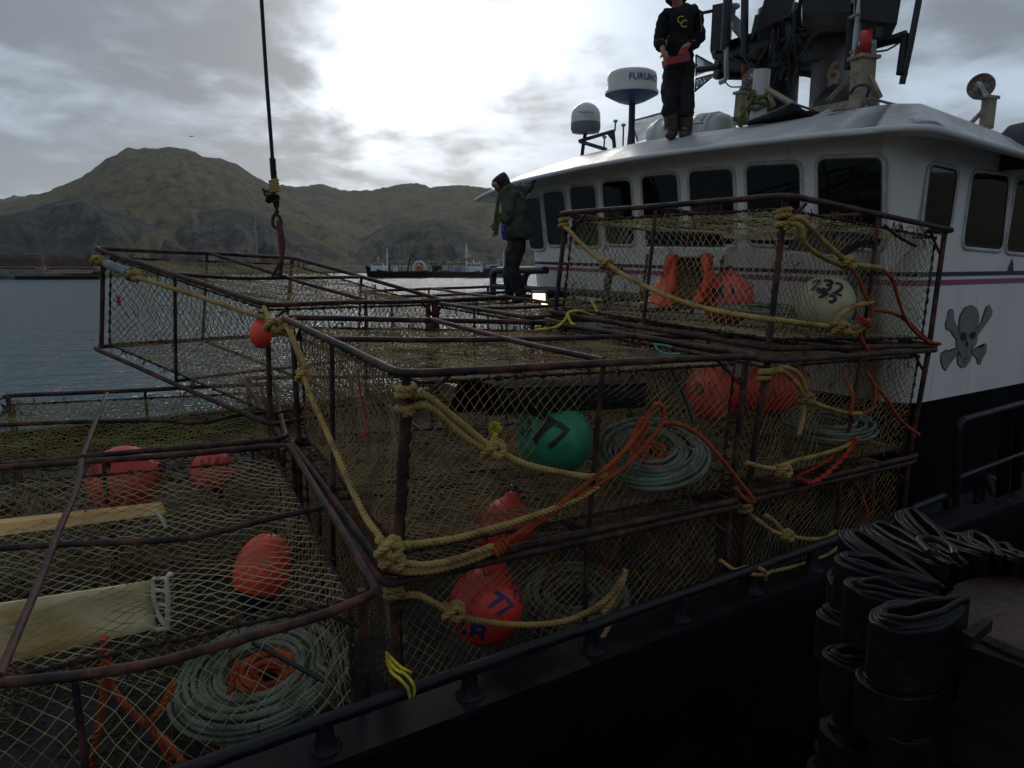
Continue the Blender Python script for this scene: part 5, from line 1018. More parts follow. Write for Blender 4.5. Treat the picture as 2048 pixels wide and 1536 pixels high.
lay('deck_rope', [[onT(990, 1352, .1), onT(1040, 1335, .1), onT(1100, 1315, .1), onT(1160, 1296, .1)], [onT(1180, 1300, .08), onT(1205, 1275, .08), onT(1218, 1250, .1)]], .014, M_yrope, 'dull yellow rope lying along the bulwark cap behind the handrail')
pa, pb_ = P3_.T(.025, .025, .93), P3_.T(.025, .025, .80)
lay('bridle_rope', [wrap_pts(P3_.T(.02, .98, .97), P3_.T(.02, .98, .86), .034, 2)+Wf(P3_, (1135, 458), (1160, 485), (1190, 512), (1215, 528)), Wf(P3_, (1212, 525), (1245, 548), (1290, 572), (1345, 596), (1400, 614), (1460, 627), (1520, 636), (1560, 641), off=.05)+N(P3_, (1610, 648), (1655, 653), off=.05),
  wrap_pts(pa, pa+(pb_-pa)*.6, .036, 2.4)+N(P3_, (1600, 436), (1630, 466), (1660, 495), (1690, 520)), wrap_pts(pb_, pb_+UZ*.03, .036, 1.2)+N(P3_, (1598, 452), (1612, 490), (1645, 514), (1680, 530)), N(P3_, (1690, 524), (1720, 531), (1762, 536)),
  N(P3_, (1668, 650), (1680, 630), (1712, 612), (1745, 606)), N(P3_, (1680, 660), (1710, 665), (1735, 648)), N(P3_, (1690, 655), (1712, 655), (1738, 640))], .0185, M_yrope, 'thick yellow rope draped across the face of the topmost pot', knots=[(P3_.oW(1212, 527, .04), .05), (P3_.oN(1695, 524, .04), .05), (P3_.oN(1680, 655, .04), .055)])
lay('orange_line', [N(P3_, (1762, 536), (1785, 560), (1797, 600), (1815, 645), (1850, 680), (1880, 688)), N(P3_, (1742, 618), (1790, 628), (1820, 648), (1860, 685), off=.0), N(P3_, (1745, 610), (1740, 640), (1725, 655), (1722, 675), (1738, 705)), N(P3_, (1700, 530), (1718, 560), (1726, 585), (1742, 606), off=.0)], .0135, M_orope, 'orange line hanging at the right end of the topmost pot', pitch=.05)
lay('red_knot', [wrap_pts(P3_.oN(1718, 640, .04), P3_.oN(1738, 650, .04), .022, 3, 10)], .010, M_rrope, 'red twine lashing wrapped on the rope near the white buoy', pitch=.05)
pa, pb_ = P4.T(.025, .025, .93), P4.T(.025, .025, .84)
lay('bridle_rope', [wrap_pts(pa, pb_, .036, 2)+N(P4, (1560, 742), (1590, 765), (1605, 790), (1606, 830), (1597, 870)), wrap_pts(pa, pa-UZ*.02, .036, 1)+N(P4, (1570, 735), (1600, 752), (1614, 785), (1628, 805), (1655, 816), (1690, 826), (1722, 828))], .0165, M_yrope, 'yellow rope knotted at the corner post of the pot under the topmost one', knots=[(P4.oN(1612, 795, .04), .042)])
lay('bridle_rope', [N(P4, (1492, 925), (1520, 934), (1550, 938)), N(P4, (1560, 935), (1590, 922), (1640, 910), (1685, 895), (1714, 876))], .0165, M_yrope, 'yellow rope with a big knot meeting the braided red rope', knots=[(P4.oN(1565, 940, .04), .05)])
mb = MB()
for k in range(3):
    q = np.array(N(P4, (1595, 955), (1620, 966), (1650, 950), (1680, 922), (1700, 897), (1712, 878), off=.05)); c = crv(q, .008); a = np.arange(len(c))*.25+k*2.09; c = c+P4.nN*(.008*np.sin(a))[:, None]+UZ*(.008*np.sin(2*a))[:, None]; mb.tube(c, .010, 7)
rope_mb(mb, N(P4, (1600, 950), (1650, 925), (1690, 890), (1712, 872), off=.03), .008, .04); tag(mb.build('braided_rope', M_rrope), 'braided red rope strung along the pot under the topmost one', 'rope')
lay('orange_line', [N(P4, (1722, 828), (1745, 815), (1750, 780), (1735, 745), off=.02), N(P4, (1745, 765), (1775, 800), (1800, 840), (1838, 870), off=.02), [A(1690, 755, 5.2), A(1705, 790, 5.1), A(1700, 830, 5.05)]], .0135, M_orope, 'orange line looped at the right end of the pot under the topmost one', pitch=.05)
pa, pb_ = P7.T(.025, .025, .96), P7.T(.025, .025, .88)
lay('bridle_rope', [wrap_pts(pa, pb_, .036, 2)+N(P7, (1515, 1040), (1540, 1060), (1572, 1072)), N(P7, (1530, 1030), (1550, 1045), (1572, 1068), (1610, 1078), (1650, 1076), (1672, 1062))], .0165, M_yrope, 'yellow rope knotted on the lowest right pot above the handrail', knots=[(P7.oN(1572, 1070, .04), .042)])
lay('deck_rope', [[onT(1468, 1142, .05), onT(1500, 1133, .02), onT(1528, 1142, -.05), onT(1530, 1160, .0)], [onT(1550, 1142, .09), onT(1600, 1130, .09), onT(1650, 1112, .09), onT(1676, 1095, .09)], [onT(1440, 1120, .1), onT(1470, 1140, .05), onT(1520, 1150, -.045), onT(1545, 1142, .05)]], .012, M_yrope, 'dull green yellow rope tied round the right end of the handrail')
rg = random.Random(5)
for P_, n_, u0, lab in ((P7, 6, .1, 'orange line hanging slack in the lowest right pot'), (P0, 6, .45, 'orange line hanging in the lower pot right of the blue lettered buoy')):
    for i in range(n_):
        p = [P_.T(rg.uniform(u0, .95), rg.uniform(.05, .4), .9)]
        for _ in range(4): p.append(p[-1]+np.array([rg.uniform(-.12, .12), rg.uniform(-.05, .05), -.18]))
        lay('orange_line', [p], .0095, M_orope, lab, group=lab.replace('line', 'lines'))
lay('orange_line', [[A(210, 1275, 3.04), A(208, 1330, 3.02), A(205, 1400, 3.02), A(192, 1480, 3.02), A(180, 1560, 3.02)], [A(215, 1300, 3.07), A(222, 1370, 3.07), A(270, 1430, 3.07), A(330, 1480, 3.02), A(370, 1530, 2.97)], [A(350, 1365, 3.12), A(320, 1420, 3.07), A(300, 1450, 3.04), A(330, 1500, 3.02), A(350, 1560, 3.02)]], .0165, M_orope, 'thick orange line drooping into the bottom left corner of the left pot')
lay('orange_line', [[A(475, 1325, 3.27), A(460, 1380, 3.24), A(445, 1440, 3.20), A(430, 1480, 3.12), A(440, 1530, 3.07)], [A(585, 1330, 3.37), A(590, 1380, 3.32), A(560, 1420, 3.27), A(500, 1440, 3.22), A(450, 1450, 3.17)], [A(500, 1340, 3.32), A(540, 1400, 3.32), A(480, 1420, 3.22), A(430, 1450, 3.17), A(445, 1500, 3.10)]], .0165, M_orope, 'orange line heaped in the eye of the largest pale coil')
lay('hanging_rope', [[V2[0]+[0.0, -.03, -.02], A(545, 650, 5.4), A(560, 660, 5.3)]], .02, M_yrope, 'rope joining the hanging pot to the nearest pot', knots=[(A(548, 650, 5.3), .06)])
P2w = lambda *pts: [P2.oW(x, y, .03) for x, y in pts]
lay('bridle_rope', [P2w((192, 518), (205, 523), (216, 530)), P2w((252, 545), (268, 553), (330, 572), (400, 594), (470, 618), (530, 636))], .019, M_yrope, 'olive yellow rope along the face of the hanging pot', knots=[(P2.oW(266, 551, .04), .05), (P2.oW(195, 520, .04), .045)])
tag(MB().tube(P2w((214, 528), (256, 546)), .042, 12).build('rope_sleeve', mat('pale_blue_sleeve', (.20, .25, .28), (.13, .16, .18), .6, 0, 12)), 'pale blue tube sleeved over the rope at the hanging pot', 'tube')
# loose yellow and teal cords
zt0 = lambda x, y: P10.top[0]+0
lay('loose_cord', [[A(1070, 660, 6.2), A(1110, 655, 6.3), A(1130, 640, 6.35), A(1138, 625, 6.4), A(1160, 622, 6.4), A(1185, 630, 6.4), A(1195, 625, 6.45), A(1185, 605, 6.6), A(1178, 595, 6.7)], [A(1135, 630, 6.3), A(1142, 645, 6.25), A(1150, 650, 6.2)]], .013, M_brope, 'bright yellow cord with a loose end at the left foot of the topmost pot', pitch=.04)
lay('loose_cord', [[A(1310, 690, 4.9), A(1316, 700, 4.85), A(1330, 706, 4.8), A(1360, 708, 4.75)], [A(1308, 688, 4.95), A(1330, 690, 4.9), A(1345, 694, 4.88)]], .006, M_teal, 'short teal twine end lying on the top net in front of the topmost pot', pitch=.03)
# ---------------------------------------------------------------- tunnels and panels
def slab(pts, th, name, mt, label, cat, group=None):
    P = np.array(pts); n = unit(np.cross(P[1]-P[0], P[3]-P[0])); return tag(MB().hexa(list(P)+list(P+n*th)).build(name, mt, smooth=False), label, cat, group)
tn = thing('pot_tunnel', P1.T(.5, .3, .6), 'black plastic tunnel slung under the top net of the nearest upper pot', 'pot tunnel')
a, b_, c, d_ = A(972, 828, 3.78), A(1290, 812, 4.28), A(1292, 768, 4.32), A(1008, 778, 3.86)
bk_ = np.array([-.25, .5, 0]); MB().grid(np.array([[a, b_], [a*.5+d_*.5+[0, -.03, 0], b_*.5+c*.5+[0, -.03, 0]], [d_, c], [d_+bk_, c+bk_]])).build('front_panel', M_bplast, tn); MB().grid(np.array([[a+bk_-UZ*.1, b_+bk_-UZ*.1], [d_+bk_+UZ*.02, c+bk_+UZ*.02]])).build('back_panel', M_bplast, tn)
MB().tube([d_, c], .010, 6).tube([a, b_], .008, 6).build('rim', M_bplast, tn)
tn = thing('pot_tunnel', A(1660, 490, 5.7), 'black plastic tunnel hanging in the topmost pot above the white buoy', 'pot tunnel')
MB().grid(np.array([[A(1572, 500, 5.6), A(1690, 512, 5.5)], [A(1600, 462, 5.8), A(1742, 484, 5.6)], [A(1640, 455, 6.1), A(1750, 470, 5.95)]])).build('panel', M_bplast, tn)
tn = thing('pot_tunnel', A(1380, 520, 6.4), 'white rimmed tunnel with orange cloth sides in the topmost pot', 'pot tunnel')
mb = MB(); q = [A(1292, 496, 6.2), A(1452, 498, 6.2), A(1475, 490, 6.7), A(1312, 487, 6.7)]; mb.hexa([p-UZ*.05 for p in q]+q); mb.build('white_rim', M_wplast, tn, smooth=False)
MB().hexa([A(1296, 488, 6.4), A(1450, 490, 6.4), A(1450, 482, 6.7), A(1296, 480, 6.7), A(1298, 462, 6.4), A(1442, 470, 6.4), A(1442, 464, 6.7), A(1298, 456, 6.7)]).build('black_trough', M_bplast, tn, smooth=False)
rgn = np.random.default_rng(3)
def cloth(rows, name, mt, par, seed=0, amp=.02, sub=8):
    Rw = np.array([crv(r, .03)[np.linspace(0, len(crv(r, .03))-1, 14).astype(int)] for r in rows]); G = []
    for j in range(14): G.append(crv(Rw[:, j], .03)[np.linspace(0, len(crv(Rw[:, j], .03))-1, 18).astype(int)])
    G = np.array(G); 
    for i in range(G.shape[0]):
        for j in range(G.shape[1]): v = mn.noise_vector(Vector((i*.5+seed, j*.22, seed))); G[i, j] += np.array(v)*amp
    o = MB().grid(G).build(name, mt, par); sm = o.modifiers.new('t', 'SOLIDIFY'); sm.thickness = .006; return o
cloth([[A(1336, 508, 6.2), A(1350, 508, 6.2), A(1350, 512, 6.35)], [A(1326, 540, 6.2), A(1342, 545, 6.15), A(1350, 540, 6.3)], [A(1318, 568, 6.2), A(1342, 575, 6.1), A(1352, 570, 6.3)], [A(1300, 590, 6.15), A(1338, 596, 6.0), A(1356, 590, 6.3)], [A(1276, 606, 6.1), A(1320, 612, 5.95), A(1352, 604, 6.3)]], 'orange_cloth', M_orsl, tn, 1, .05)
cloth([[A(1406, 508, 6.2), A(1418, 508, 6.2), A(1428, 509, 6.35)], [A(1406, 530, 6.2), A(1416, 532, 6.15), A(1428, 530, 6.3)], [A(1404, 560, 6.2), A(1412, 562, 6.1), A(1426, 558, 6.3)], [A(1392, 585, 6.15), A(1402, 590, 6.05), A(1416, 585, 6.3)], [A(1384, 602, 6.1), A(1394, 606, 6.0), A(1408, 604, 6.3)]], 'orange_cloth', M_orsl, tn, 5, .04)
g = net_mb(MB(), lambda u, v: (A(1345, 512, 6.3)*(1-u)[..., None]*(1-v)[..., None]+A(1412, 512, 6.3)*u[..., None]*(1-v)[..., None]+A(1352, 605, 6.2)*(1-u)[..., None]*v[..., None]+A(1392, 605, 6.2)*u[..., None]*v[..., None]), 9, 14, .003, None, 4); g.build('tunnel_net', M_net, tn, smooth=False)
MB().poly([A(1345, 515, 6.45), A(1412, 515, 6.45), A(1398, 600, 6.4), A(1352, 600, 6.4)]).build('dark_liner', M_bplast, tn, smooth=False)
tn = thing('pot_tunnel', A(160, 1240, 3.3), 'cream plastic tunnel panels with a white end bracket in the bottom left pot', 'pot tunnel')
f1 = np.array([A(-60, 1215, 3.0), A(305, 1160, 3.55), A(312, 1258, 3.5), A(-60, 1345, 2.95)]); nn_ = unit(np.cross(f1[1]-f1[0], f1[3]-f1[0]))
G = np.array([[f1[0]*(1-u)+f1[1]*u+(f1[3]*(1-u)+f1[2]*u-f1[0]*(1-u)-f1[1]*u)*v+nn_*.03*math.sin(v*3.14) for v in np.linspace(0, 1, 6)] for u in np.linspace(0, 1, 14)])
o = MB().grid(G).build('near_panel', M_panel, tn); o.modifiers.new('t', 'SOLIDIFY').thickness = .012
f2 = np.array([A(-60, 1054, 3.9), A(302, 1014, 4.45), A(312, 1030, 4.4), A(-60, 1080, 3.85)]); MB().hexa([f2[3], f2[2], f2[2]+[.02, .1, -.02], f2[3]+[.02, .1, -.02], f2[0], f2[1], f2[1]+[.02, .1, 0], f2[0]+[.02, .1, 0]]).build('far_panel', mat('orange_yellow_plastic', (.66, .40, .12), (.5, .28, .08), .5, 0, 3), tn, smooth=False)
mb = MB(); mb.tube(crv([A(305, 1158, 3.55), A(308, 1200, 3.52), A(322, 1240, 3.5), A(335, 1254, 3.5)], .05), .012, 6).tube(crv([A(345, 1148, 3.5), A(334, 1155, 3.5), A(336, 1200, 3.48), A(335, 1254, 3.5)], .05), .013, 6)
for y0, y1 in ((1178, 1184), (1206, 1212), (1158, 1156)): mb.tube([A(306, y0, 3.54), A(336, y1, 3.5)], .009, 6)
mb.tube([A(312, 1260, 3.5), A(338, 1256, 3.5)], .012, 6); mb.build('end_bracket', M_wplast, tn)
mb = MB(); mb.tube(crv([A(312, 1022, 4.42), A(325, 1040, 4.4), A(332, 1056, 4.4)], .05), .012, 6); mb.build('far_bracket', M_wplast, tn)
tag(MB().tube(crv([A(208, 1275, 3.0), A(209, 1290, 3.0), A(206, 1308, 3.0)], .01), .017, 10).build('rope_end', M_rrope), 'stubby bright orange rope end standing up through the left pot net', 'rope end')
for pts, lab, P_ in (((A(1345, 742, 4.4), A(1372, 800, 4.35), A(1388, 848, 4.3)), 'black rubber trigger strap hanging under the top bar right of the black tunnel', 0), ((A(505, 1285, 3.1), A(570, 1320, 3.05), A(648, 1362, 3.0)), 'black rubber strap lying over the largest pale coil', 0), ((A(1768, 450, 5.0), A(1800, 475, 5.05), A(1832, 492, 5.1)), 'black rubber strap at the upper right of the topmost pot', 0)):
    tag(MB().tube(crv(pts, .04), .011, 7).build('rubber_strap', M_gasket), lab, 'strap')
lay('twine_bit', [[A(232, 590, 6.0), A(238, 600, 6.0), A(240, 612, 6.0)], [A(240, 592, 6.0), A(234, 606, 6.0)]], .009, M_rrope, 'red twine scrap on the left corner net of the hanging pot')
lay('red_twine', [[P1.oW(716, 724, -.08), P1.oW(722, 800, -.1), P1.oW(734, 866, -.08)], [P1.oW(716, 876, -.08), P1.oW(734, 866, -.06), P1.oW(730, 872, -.06)]], .005, M_rrope, 'thin red twine hanging on the left face of the nearest pot', pitch=.02)
# weed and worn net heaped on pot floors: loose twine nobody could count
mb = MB(); rgn = np.random.default_rng(8)
def heap(P_, n_, w0=.07, w1=.25, u0=.05, u1=.95):
    for _ in range(n_):
        p = P_.T(rgn.uniform(u0, u1), rgn.uniform(.05, .95), rgn.uniform(w0, w1)); q = [p]
        for _ in range(4): q.append(q[-1]+rgn.normal(0, .06, 3)*[1, 1, .45])
        mb.tube(crv(q, .03), rgn.uniform(.003, .007), 4)
heap(P6, 420, .05, .6); heap(P5, 520, .03, .35); heap(P8, 300, .05, .8); heap(P0, 120); heap(P7, 160, .05, .7); heap(P4, 60); heap(P10, 60); heap(P11, 150, .05, .8)
o = mb.build('loose_twine', mat('loose_twine', (.11, .075, .035), (.04, .035, .02), .9, 0, 3, (.4, .6), 0, 1, .1, c3=(.16, .035, .02), s3=2, cov3=(.6, .7))); o['kind'] = 'stuff'; o['label'] = 'tangled twine and weed lying in the lower pots'
# ---------------------------------------------------------------- crane line and hook
ck = thing('crane_hook', A(556, 420, 7.3), 'steel crane line ending in a rope lashing, hook and sling above the hanging pot', 'crane hook')
dl = 7.25; MB().tube([A(519, -60, dl), A(534, 170, dl), A(546, 335, dl)], .017, 8, rope=.05).build('line', M_blk, ck)
rope_mb(MB(), [A(545, 318, dl), A(547, 345, dl), A(549, 362, dl)], .03, .05).build('splice', M_blk, ck)
MB().tube(wrap_pts(A(547, 360, dl), A(550, 385, dl), .034, 5, 10), .016, 8, rope=.05).build('lashing', M_yrope, ck)
mb = MB(); 
for p in ([(548, 384), (530, 382), (526, 378)], [(550, 386), (535, 392), (528, 386)], [(552, 390), (540, 400), (534, 396)], [(548, 384), (556, 405), (552, 425)], [(545, 395), (550, 410), (556, 425)]): rope_mb(mb, [A(x, y, dl+random.uniform(-.04, .04)) for x, y in p], .014, .04)
mb.tube(crv(knot_pts(A(545, 397, dl), .055, seed=3), .012, True), .013, 7, closed=True, rope=.04); mb.build('frayed_ends', M_lace, ck)
MB().tube(crv([A(552, 425, dl), A(546, 436, dl), A(546, 450, dl), A(555, 457, dl), A(562, 450, dl), A(560, 436, dl), A(553, 428, dl)], .02), .016, 8).build('hook', M_pipe, ck)
bot_ = P2.T(.47, .5, 1.0); MB().tube([A(556, 440, dl), A(561, 500, 7.2), A(563, 520, 7.15), bot_+[-.02, 0, 0]], .017, 6).tube([A(559, 440, dl), A(567, 490, 7.2), bot_+[.05, 0, 0]], .020, 6).build('sling', M_strap, ck)
# ---------------------------------------------------------------- scrap of net on the mast stays
sn = thing('safety_net', onS(1400, 260, 7), 'dark torn safety net strung on stays behind the operator', 'net')
def quadmap(q): 
    q = [np.array(p) for p in q]; return lambda u, v: q[0]*((1-u)*(1-v))[..., None]+q[1]*(u*(1-v))[..., None]+q[2]*(u*v)[..., None]+q[3]*((1-u)*v)[..., None]
for q, a, b_ in (([(1264, 242), (1338, 222), (1345, 262), (1275, 284)], 16, 10), ([(1392, 110), (1432, 132), (1432, 136), (1392, 152)], 12, 8), ([(1392, 158), (1436, 146), (1400, 176), (1390, 184)], 10, 6)):
    P = [onS(x, y, 7.2) for x, y in q]; net_mb(MB(), quadmap(P), a, b_, .006, None, a, jit=.02).build('net_panel', M_gasket, sn, smooth=False)
    MB().tube([P[0], P[1]], .014, 5).tube([P[0], P[3]], .012, 5).build('edge_rope', M_gasket, sn)
# ================================================================ PEOPLE
def skinned(name, nodes, edges, mt, parent, sub=2, root=0):
    M = np.array(world_inv(parent)); me = bpy.data.meshes.new(name); idx = {k: i for i, k in enumerate(nodes)}
    P = np.array([nodes[k][0] for k in nodes], float); P = P@M[:3, :3].T+M[:3, 3]
    me.from_pydata([tuple(p) for p in P], [(idx[a], idx[b]) for a, b in edges], []); o = bpy.data.objects.new(name, me); COL.objects.link(o); o.parent = parent
    sk = o.modifiers.new('skin', 'SKIN'); sk.use_smooth_shade = True; sk.branch_smoothing = .3
    lay_ = me.skin_vertices[0] if me.skin_vertices else None
    if lay_ is None:
        bm = bmesh.new(); bm.from_mesh(me); bm.verts.layers.skin.verify(); bm.to_mesh(me); bm.free(); lay_ = me.skin_vertices[0]
    for i, k in enumerate(nodes):
        r_ = nodes[k][1]; r_ = (r_*1.12 if name not in ('body', 'glove', 'beanie') else r_) if not isinstance(r_, tuple) else (r_[0]*1.1, r_[1]*1.1); lay_.data[i].radius = (r_, r_) if not isinstance(r_, tuple) else r_; lay_.data[i].use_root = (i == root)
    s2 = o.modifiers.new('sub', 'SUBSURF'); s2.levels = sub; s2.render_levels = sub
    if name in ('jacket', 'trousers', 'hoodie', 'hood'):
        tx = bpy.data.textures.get('folds') or bpy.data.textures.new('folds', 'CLOUDS'); tx.noise_scale = .11; tx.noise_depth = 2
        s3 = o.modifiers.new('sub2', 'SUBSURF'); s3.levels = s3.render_levels = 1; dm_ = o.modifiers.new('folds', 'DISPLACE'); dm_.texture = tx; dm_.texture_coords = 'GLOBAL'; dm_.strength = .075; dm_.mid_level = .45
    me.materials.append(mt); return o
def chain(*k): return list(zip(k[:-1], k[1:]))
def hand_nodes(pre, wrist, dirv, side, size=1., curl=.5, palmn=None, rs=1.):
    dv = unit(dirv); sd_ = unit(side-dv*(np.asarray(side)@dv)); pn = unit(np.cross(dv, sd_)); pn = pn if palmn is None or pn@palmn > 0 else -pn
    N_, E_ = {}, []; w0 = np.array(wrist); N_[pre+'palm'] = (w0+dv*.05*size, .026*size)
    for i, (o_, L) in enumerate(((-.03, .072), (-.010, .082), (.010, .078), (.028, .062))):
        a = w0+dv*.085*size+sd_*o_*size; b = a+(dv*(1-curl*.4)+pn*curl*.5)*L*.55*size; c = b+(dv*(1-curl)+pn*curl)*L*.45*size
        N_.update({f'{pre}f{i}a': (a, .0105*size), f'{pre}f{i}b': (b, .0095*size), f'{pre}f{i}c': (c, .0075*size)}); E_ += chain(pre+'palm', f'{pre}f{i}a', f'{pre}f{i}b', f'{pre}f{i}c')
    a = w0+dv*.04*size-sd_*.042*size; b = a+(dv*.7-sd_*.4+pn*.35)*.045*size
    N_.update({pre+'ta': (a, .012*size), pre+'tb': (b, .009*size)}); N_ = {k: (p, r_*rs) for k, (p, r_) in N_.items()}; E_ += chain(pre+'palm', pre+'ta', pre+'tb'); return N_, E_
# ---- the operator on the roof
op = onS(1352, 274, 4.95); per = thing('person', op, 'person in black hoodie and black trousers standing on the wheelhouse roof holding a red box', 'person'); dO = op[1]
def o_(px, py, dy=0.): return A(px, py, dO+dy)
sc = dO/1480
BN = {'pel': (o_(1354, 118), .12), 'sp1': (o_(1356, 85), .12), 'sp2': (o_(1358, 45), .13), 'nk': (o_(1356, 8, -.02), .055), 'hd': (o_(1350, -14, -.06), .085), 'hd2': (o_(1350, -28, -.05), .08),
 'shL': (o_(1329, 34), .06), 'elL': (o_(1320, 76, -.02), .045), 'wrL': (o_(1326, 103, -.26), .028), 'shR': (o_(1388, 30), .06), 'elR': (o_(1400, 78, .0), .045), 'wrR': (o_(1366, 96, -.26), .028),
 'hipL': (o_(1341, 130), .085), 'knL': (o_(1341, 205, -.03), .06), 'anL': (o_(1342, 258), .04), 'toL': (o_(1339, 270, -.14), .035), 'hipR': (o_(1368, 130), .085), 'knR': (o_(1369, 205, -.03), .06), 'anR': (o_(1370, 256), .04), 'toR': (o_(1370, 269, -.14), .035)}
BE = chain('pel', 'sp1', 'sp2', 'nk', 'hd', 'hd2')+chain('sp2', 'shL', 'elL', 'wrL')+chain('sp2', 'shR', 'elR', 'wrR')+chain('pel', 'hipL', 'knL', 'anL', 'toL')+chain('pel', 'hipR', 'knR', 'anR', 'toR')
hn, he = hand_nodes('l', o_(1326, 103, -.26), np.array([.25, -.25, -.6]), np.array([1, 0, .2]), 1., .6); BN.update(hn); BE += [('wrL', 'lpalm')]+he
hn, he = hand_nodes('r', o_(1366, 96, -.26), np.array([-.2, -.25, -.7]), np.array([-1, 0, .1]), 1., .6); BN.update(hn); BE += [('wrR', 'rpalm')]+he
skinned('body', BN, BE, M_skin, per)
HN = {'b0': (o_(1357, 132), (.17, .14)), 'b': (o_(1358, 112), (.175, .14)), 'w': (o_(1359, 95), (.18, .145)), 'c': (o_(1360, 55), (.19, .15)), 'u': (o_(1360, 28), (.16, .125)), 'n': (o_(1357, 12, .02), .085), 'shL': (o_(1332, 30), .085), 'mL': (o_(1324, 56, -.01), .07), 'elL': (o_(1318, 82, -.03), .062), 'wL': (o_(1324, 100, -.2), .048),
 'shR': (o_(1386, 26), .085), 'mR': (o_(1398, 52, .02), .075), 'elR': (o_(1399, 80, -.01), .066), 'wR': (o_(1374, 94, -.2), .048)}
hood = skinned('hoodie', HN, chain('b0', 'b', 'w', 'c', 'u', 'n')+chain('u', 'shL', 'mL', 'elL', 'wL')+chain('u', 'shR', 'mR', 'elR', 'wR'), M_hoodie, per, 2)
skinned('hood', {'a': (o_(1358, 14, .03), .10), 'b': (o_(1352, -4, .03), .115), 'c': (o_(1351, -24, .03), .12), 'd': (o_(1351, -38, .02), .09)}, chain('a', 'b', 'c', 'd'), M_hoodie, per)
skinned('trousers', {'p0': (o_(1356, 108), (.15, .12)), 'p': (o_(1356, 124), (.165, .13)), 'hL': (o_(1343, 138), .105), 'tL': (o_(1342, 170), .098), 'kL': (o_(1342, 205, -.02), .088), 'k2L': (o_(1342, 222, -.02), .092), 'aL': (o_(1343, 236), .075), 'hR': (o_(1370, 138), .11), 'tR': (o_(1370, 170), .10), 'kR': (o_(1370, 205, -.02), .09), 'k2R': (o_(1370, 222, -.02), .095), 'aR': (o_(1371, 236), .078)},
 chain('p0', 'p', 'hL', 'tL', 'kL', 'k2L', 'aL')+chain('p', 'hR', 'tR', 'kR', 'k2R', 'aR'), M_trouser, per)
for s_, x in (('L', 1343), ('R', 1371)): skinned('boot', {'t0': (o_(x, 215), .075), 't': (o_(x, 232), .085), 'm': (o_(x, 250), .08), 'h': (o_(x, 266, .01), .075), 'f': (o_(x-2, 270, -.10), .06), 'e': (o_(x-3, 271, -.18), .045)}, chain('t0', 't', 'm', 'h', 'f', 'e'), M_boot, per)
q = o_(1352, 122, -.36); fx = unit([1, .12, .22]); f3 = np.array([fx, unit(np.cross([0, 0, 1.], fx)), np.cross(fx, unit(np.cross([0, 0, 1.], fx)))])
ct = thing('remote_control', q, 'red box shaped crane remote control held by the person on the roof', 'remote control')
MB().box(q, (.26, .15, .07), f3).box(q+f3[0]*.10+f3[2]*.06, (.05, .13, .10), f3).build('case', M_controller, ct, smooth=False); MB().box(q+f3[2]*.037, (.15, .10, .02), f3).box(q-f3[2]*.05, (.25, .14, .03), f3).build('keypad', M_bplast, ct, smooth=False)
for k in range(3): MB().tube([q+f3[2]*.04+f3[0]*(-.05+.04*k), q+f3[2]*.07+f3[0]*(-.05+.04*k)], .008, 6).build('joystick', M_gasket, ct)
tq = o_(1364, 44, -.235); rx = np.array([1, 0, 0]); 
for s_, dx, dz in (('C', -.018, .02), ('C', .02, -.02)): text_mb(s_, .11, lambda x, y: tq+[x+dx, 0, y+dz], .012, 0).build('chest_letters', M_gold, hood)
def slv(x, y):
    p = o_(1404, 55, -.07)+[0.0, 0, 0]; return p+np.array([y*.5-.006-abs(x)*.06+x*.06, -.01+y*.7-.0*x, -x])
text_mb('SWIMLINE'[:0]+'SINGSING'[:0]+'SMIRNIV'[:0]+'SWINGS', .08, slv, .004, 0).build('sleeve_letters', M_gold, hood)
# ---- the man beside the wheelhouse
dM = 9.5; mo = A(1026, 605, dM); man = thing('person', mo, 'person in green jacket, black beanie and blue gloves standing beside the wheelhouse roof edge', 'person')
def m_(px, py, dy=0.): return A(px, py, dM+dy)
BN = {'pel': (m_(1034, 476), .085), 'sp1': (m_(1030, 440), .09), 'sp2': (m_(1022, 402), .12), 'nk': (m_(1008, 376), .055), 'h1': (m_(998, 367, -.03), .085), 'h2': (m_(993, 358, -.03), .082), 'nose': (m_(984, 372, -.06), .018), 'chin': (m_(993, 378, -.05), .035),
 'shN': (m_(1020, 392, -.14), .06), 'elN': (m_(1014, 430, -.2), .045), 'wrN': (m_(1006, 452, -.24), .028), 'shF': (m_(1028, 388, .14), .055), 'elF': (m_(1052, 376, .35), .04), 'wrF': (m_(1064, 364, .55), .028),
 'hN': (m_(1030, 492, -.07), .06), 'kN': (m_(1024, 540, -.12), .06), 'aN': (m_(1042, 590, -.1), .042), 'tN': (m_(1028, 600, -.14), .035), 'hF': (m_(1036, 492, .09), .085), 'kF': (m_(1020, 542, .08), .06), 'aF': (m_(1018, 586, .1), .042), 'tF': (m_(1006, 597, .08), .035)}
BE = chain('pel', 'sp1', 'sp2', 'nk', 'h1', 'h2')+[('h1', 'nose'), ('h1', 'chin')]+chain('sp2', 'shN', 'elN', 'wrN')+chain('sp2', 'shF', 'elF', 'wrF')+chain('pel', 'hN', 'kN', 'aN', 'tN')+chain('pel', 'hF', 'kF', 'aF', 'tF')
hn, he = hand_nodes('l', m_(1006, 452, -.24), np.array([-.03, 0, -1.]), np.array([0, 1, 0.]), .9, .35); BN.update(hn); BE += [('wrN', 'lpalm')]+he
hn, he = hand_nodes('r', m_(1064, 362, .55), np.array([.8, .3, .45]), np.array([.3, -.8, 0.]), .9, .3); BN.update(hn); BE += [('wrF', 'rpalm')]+he
skinned('body', BN, BE, M_skin, man)
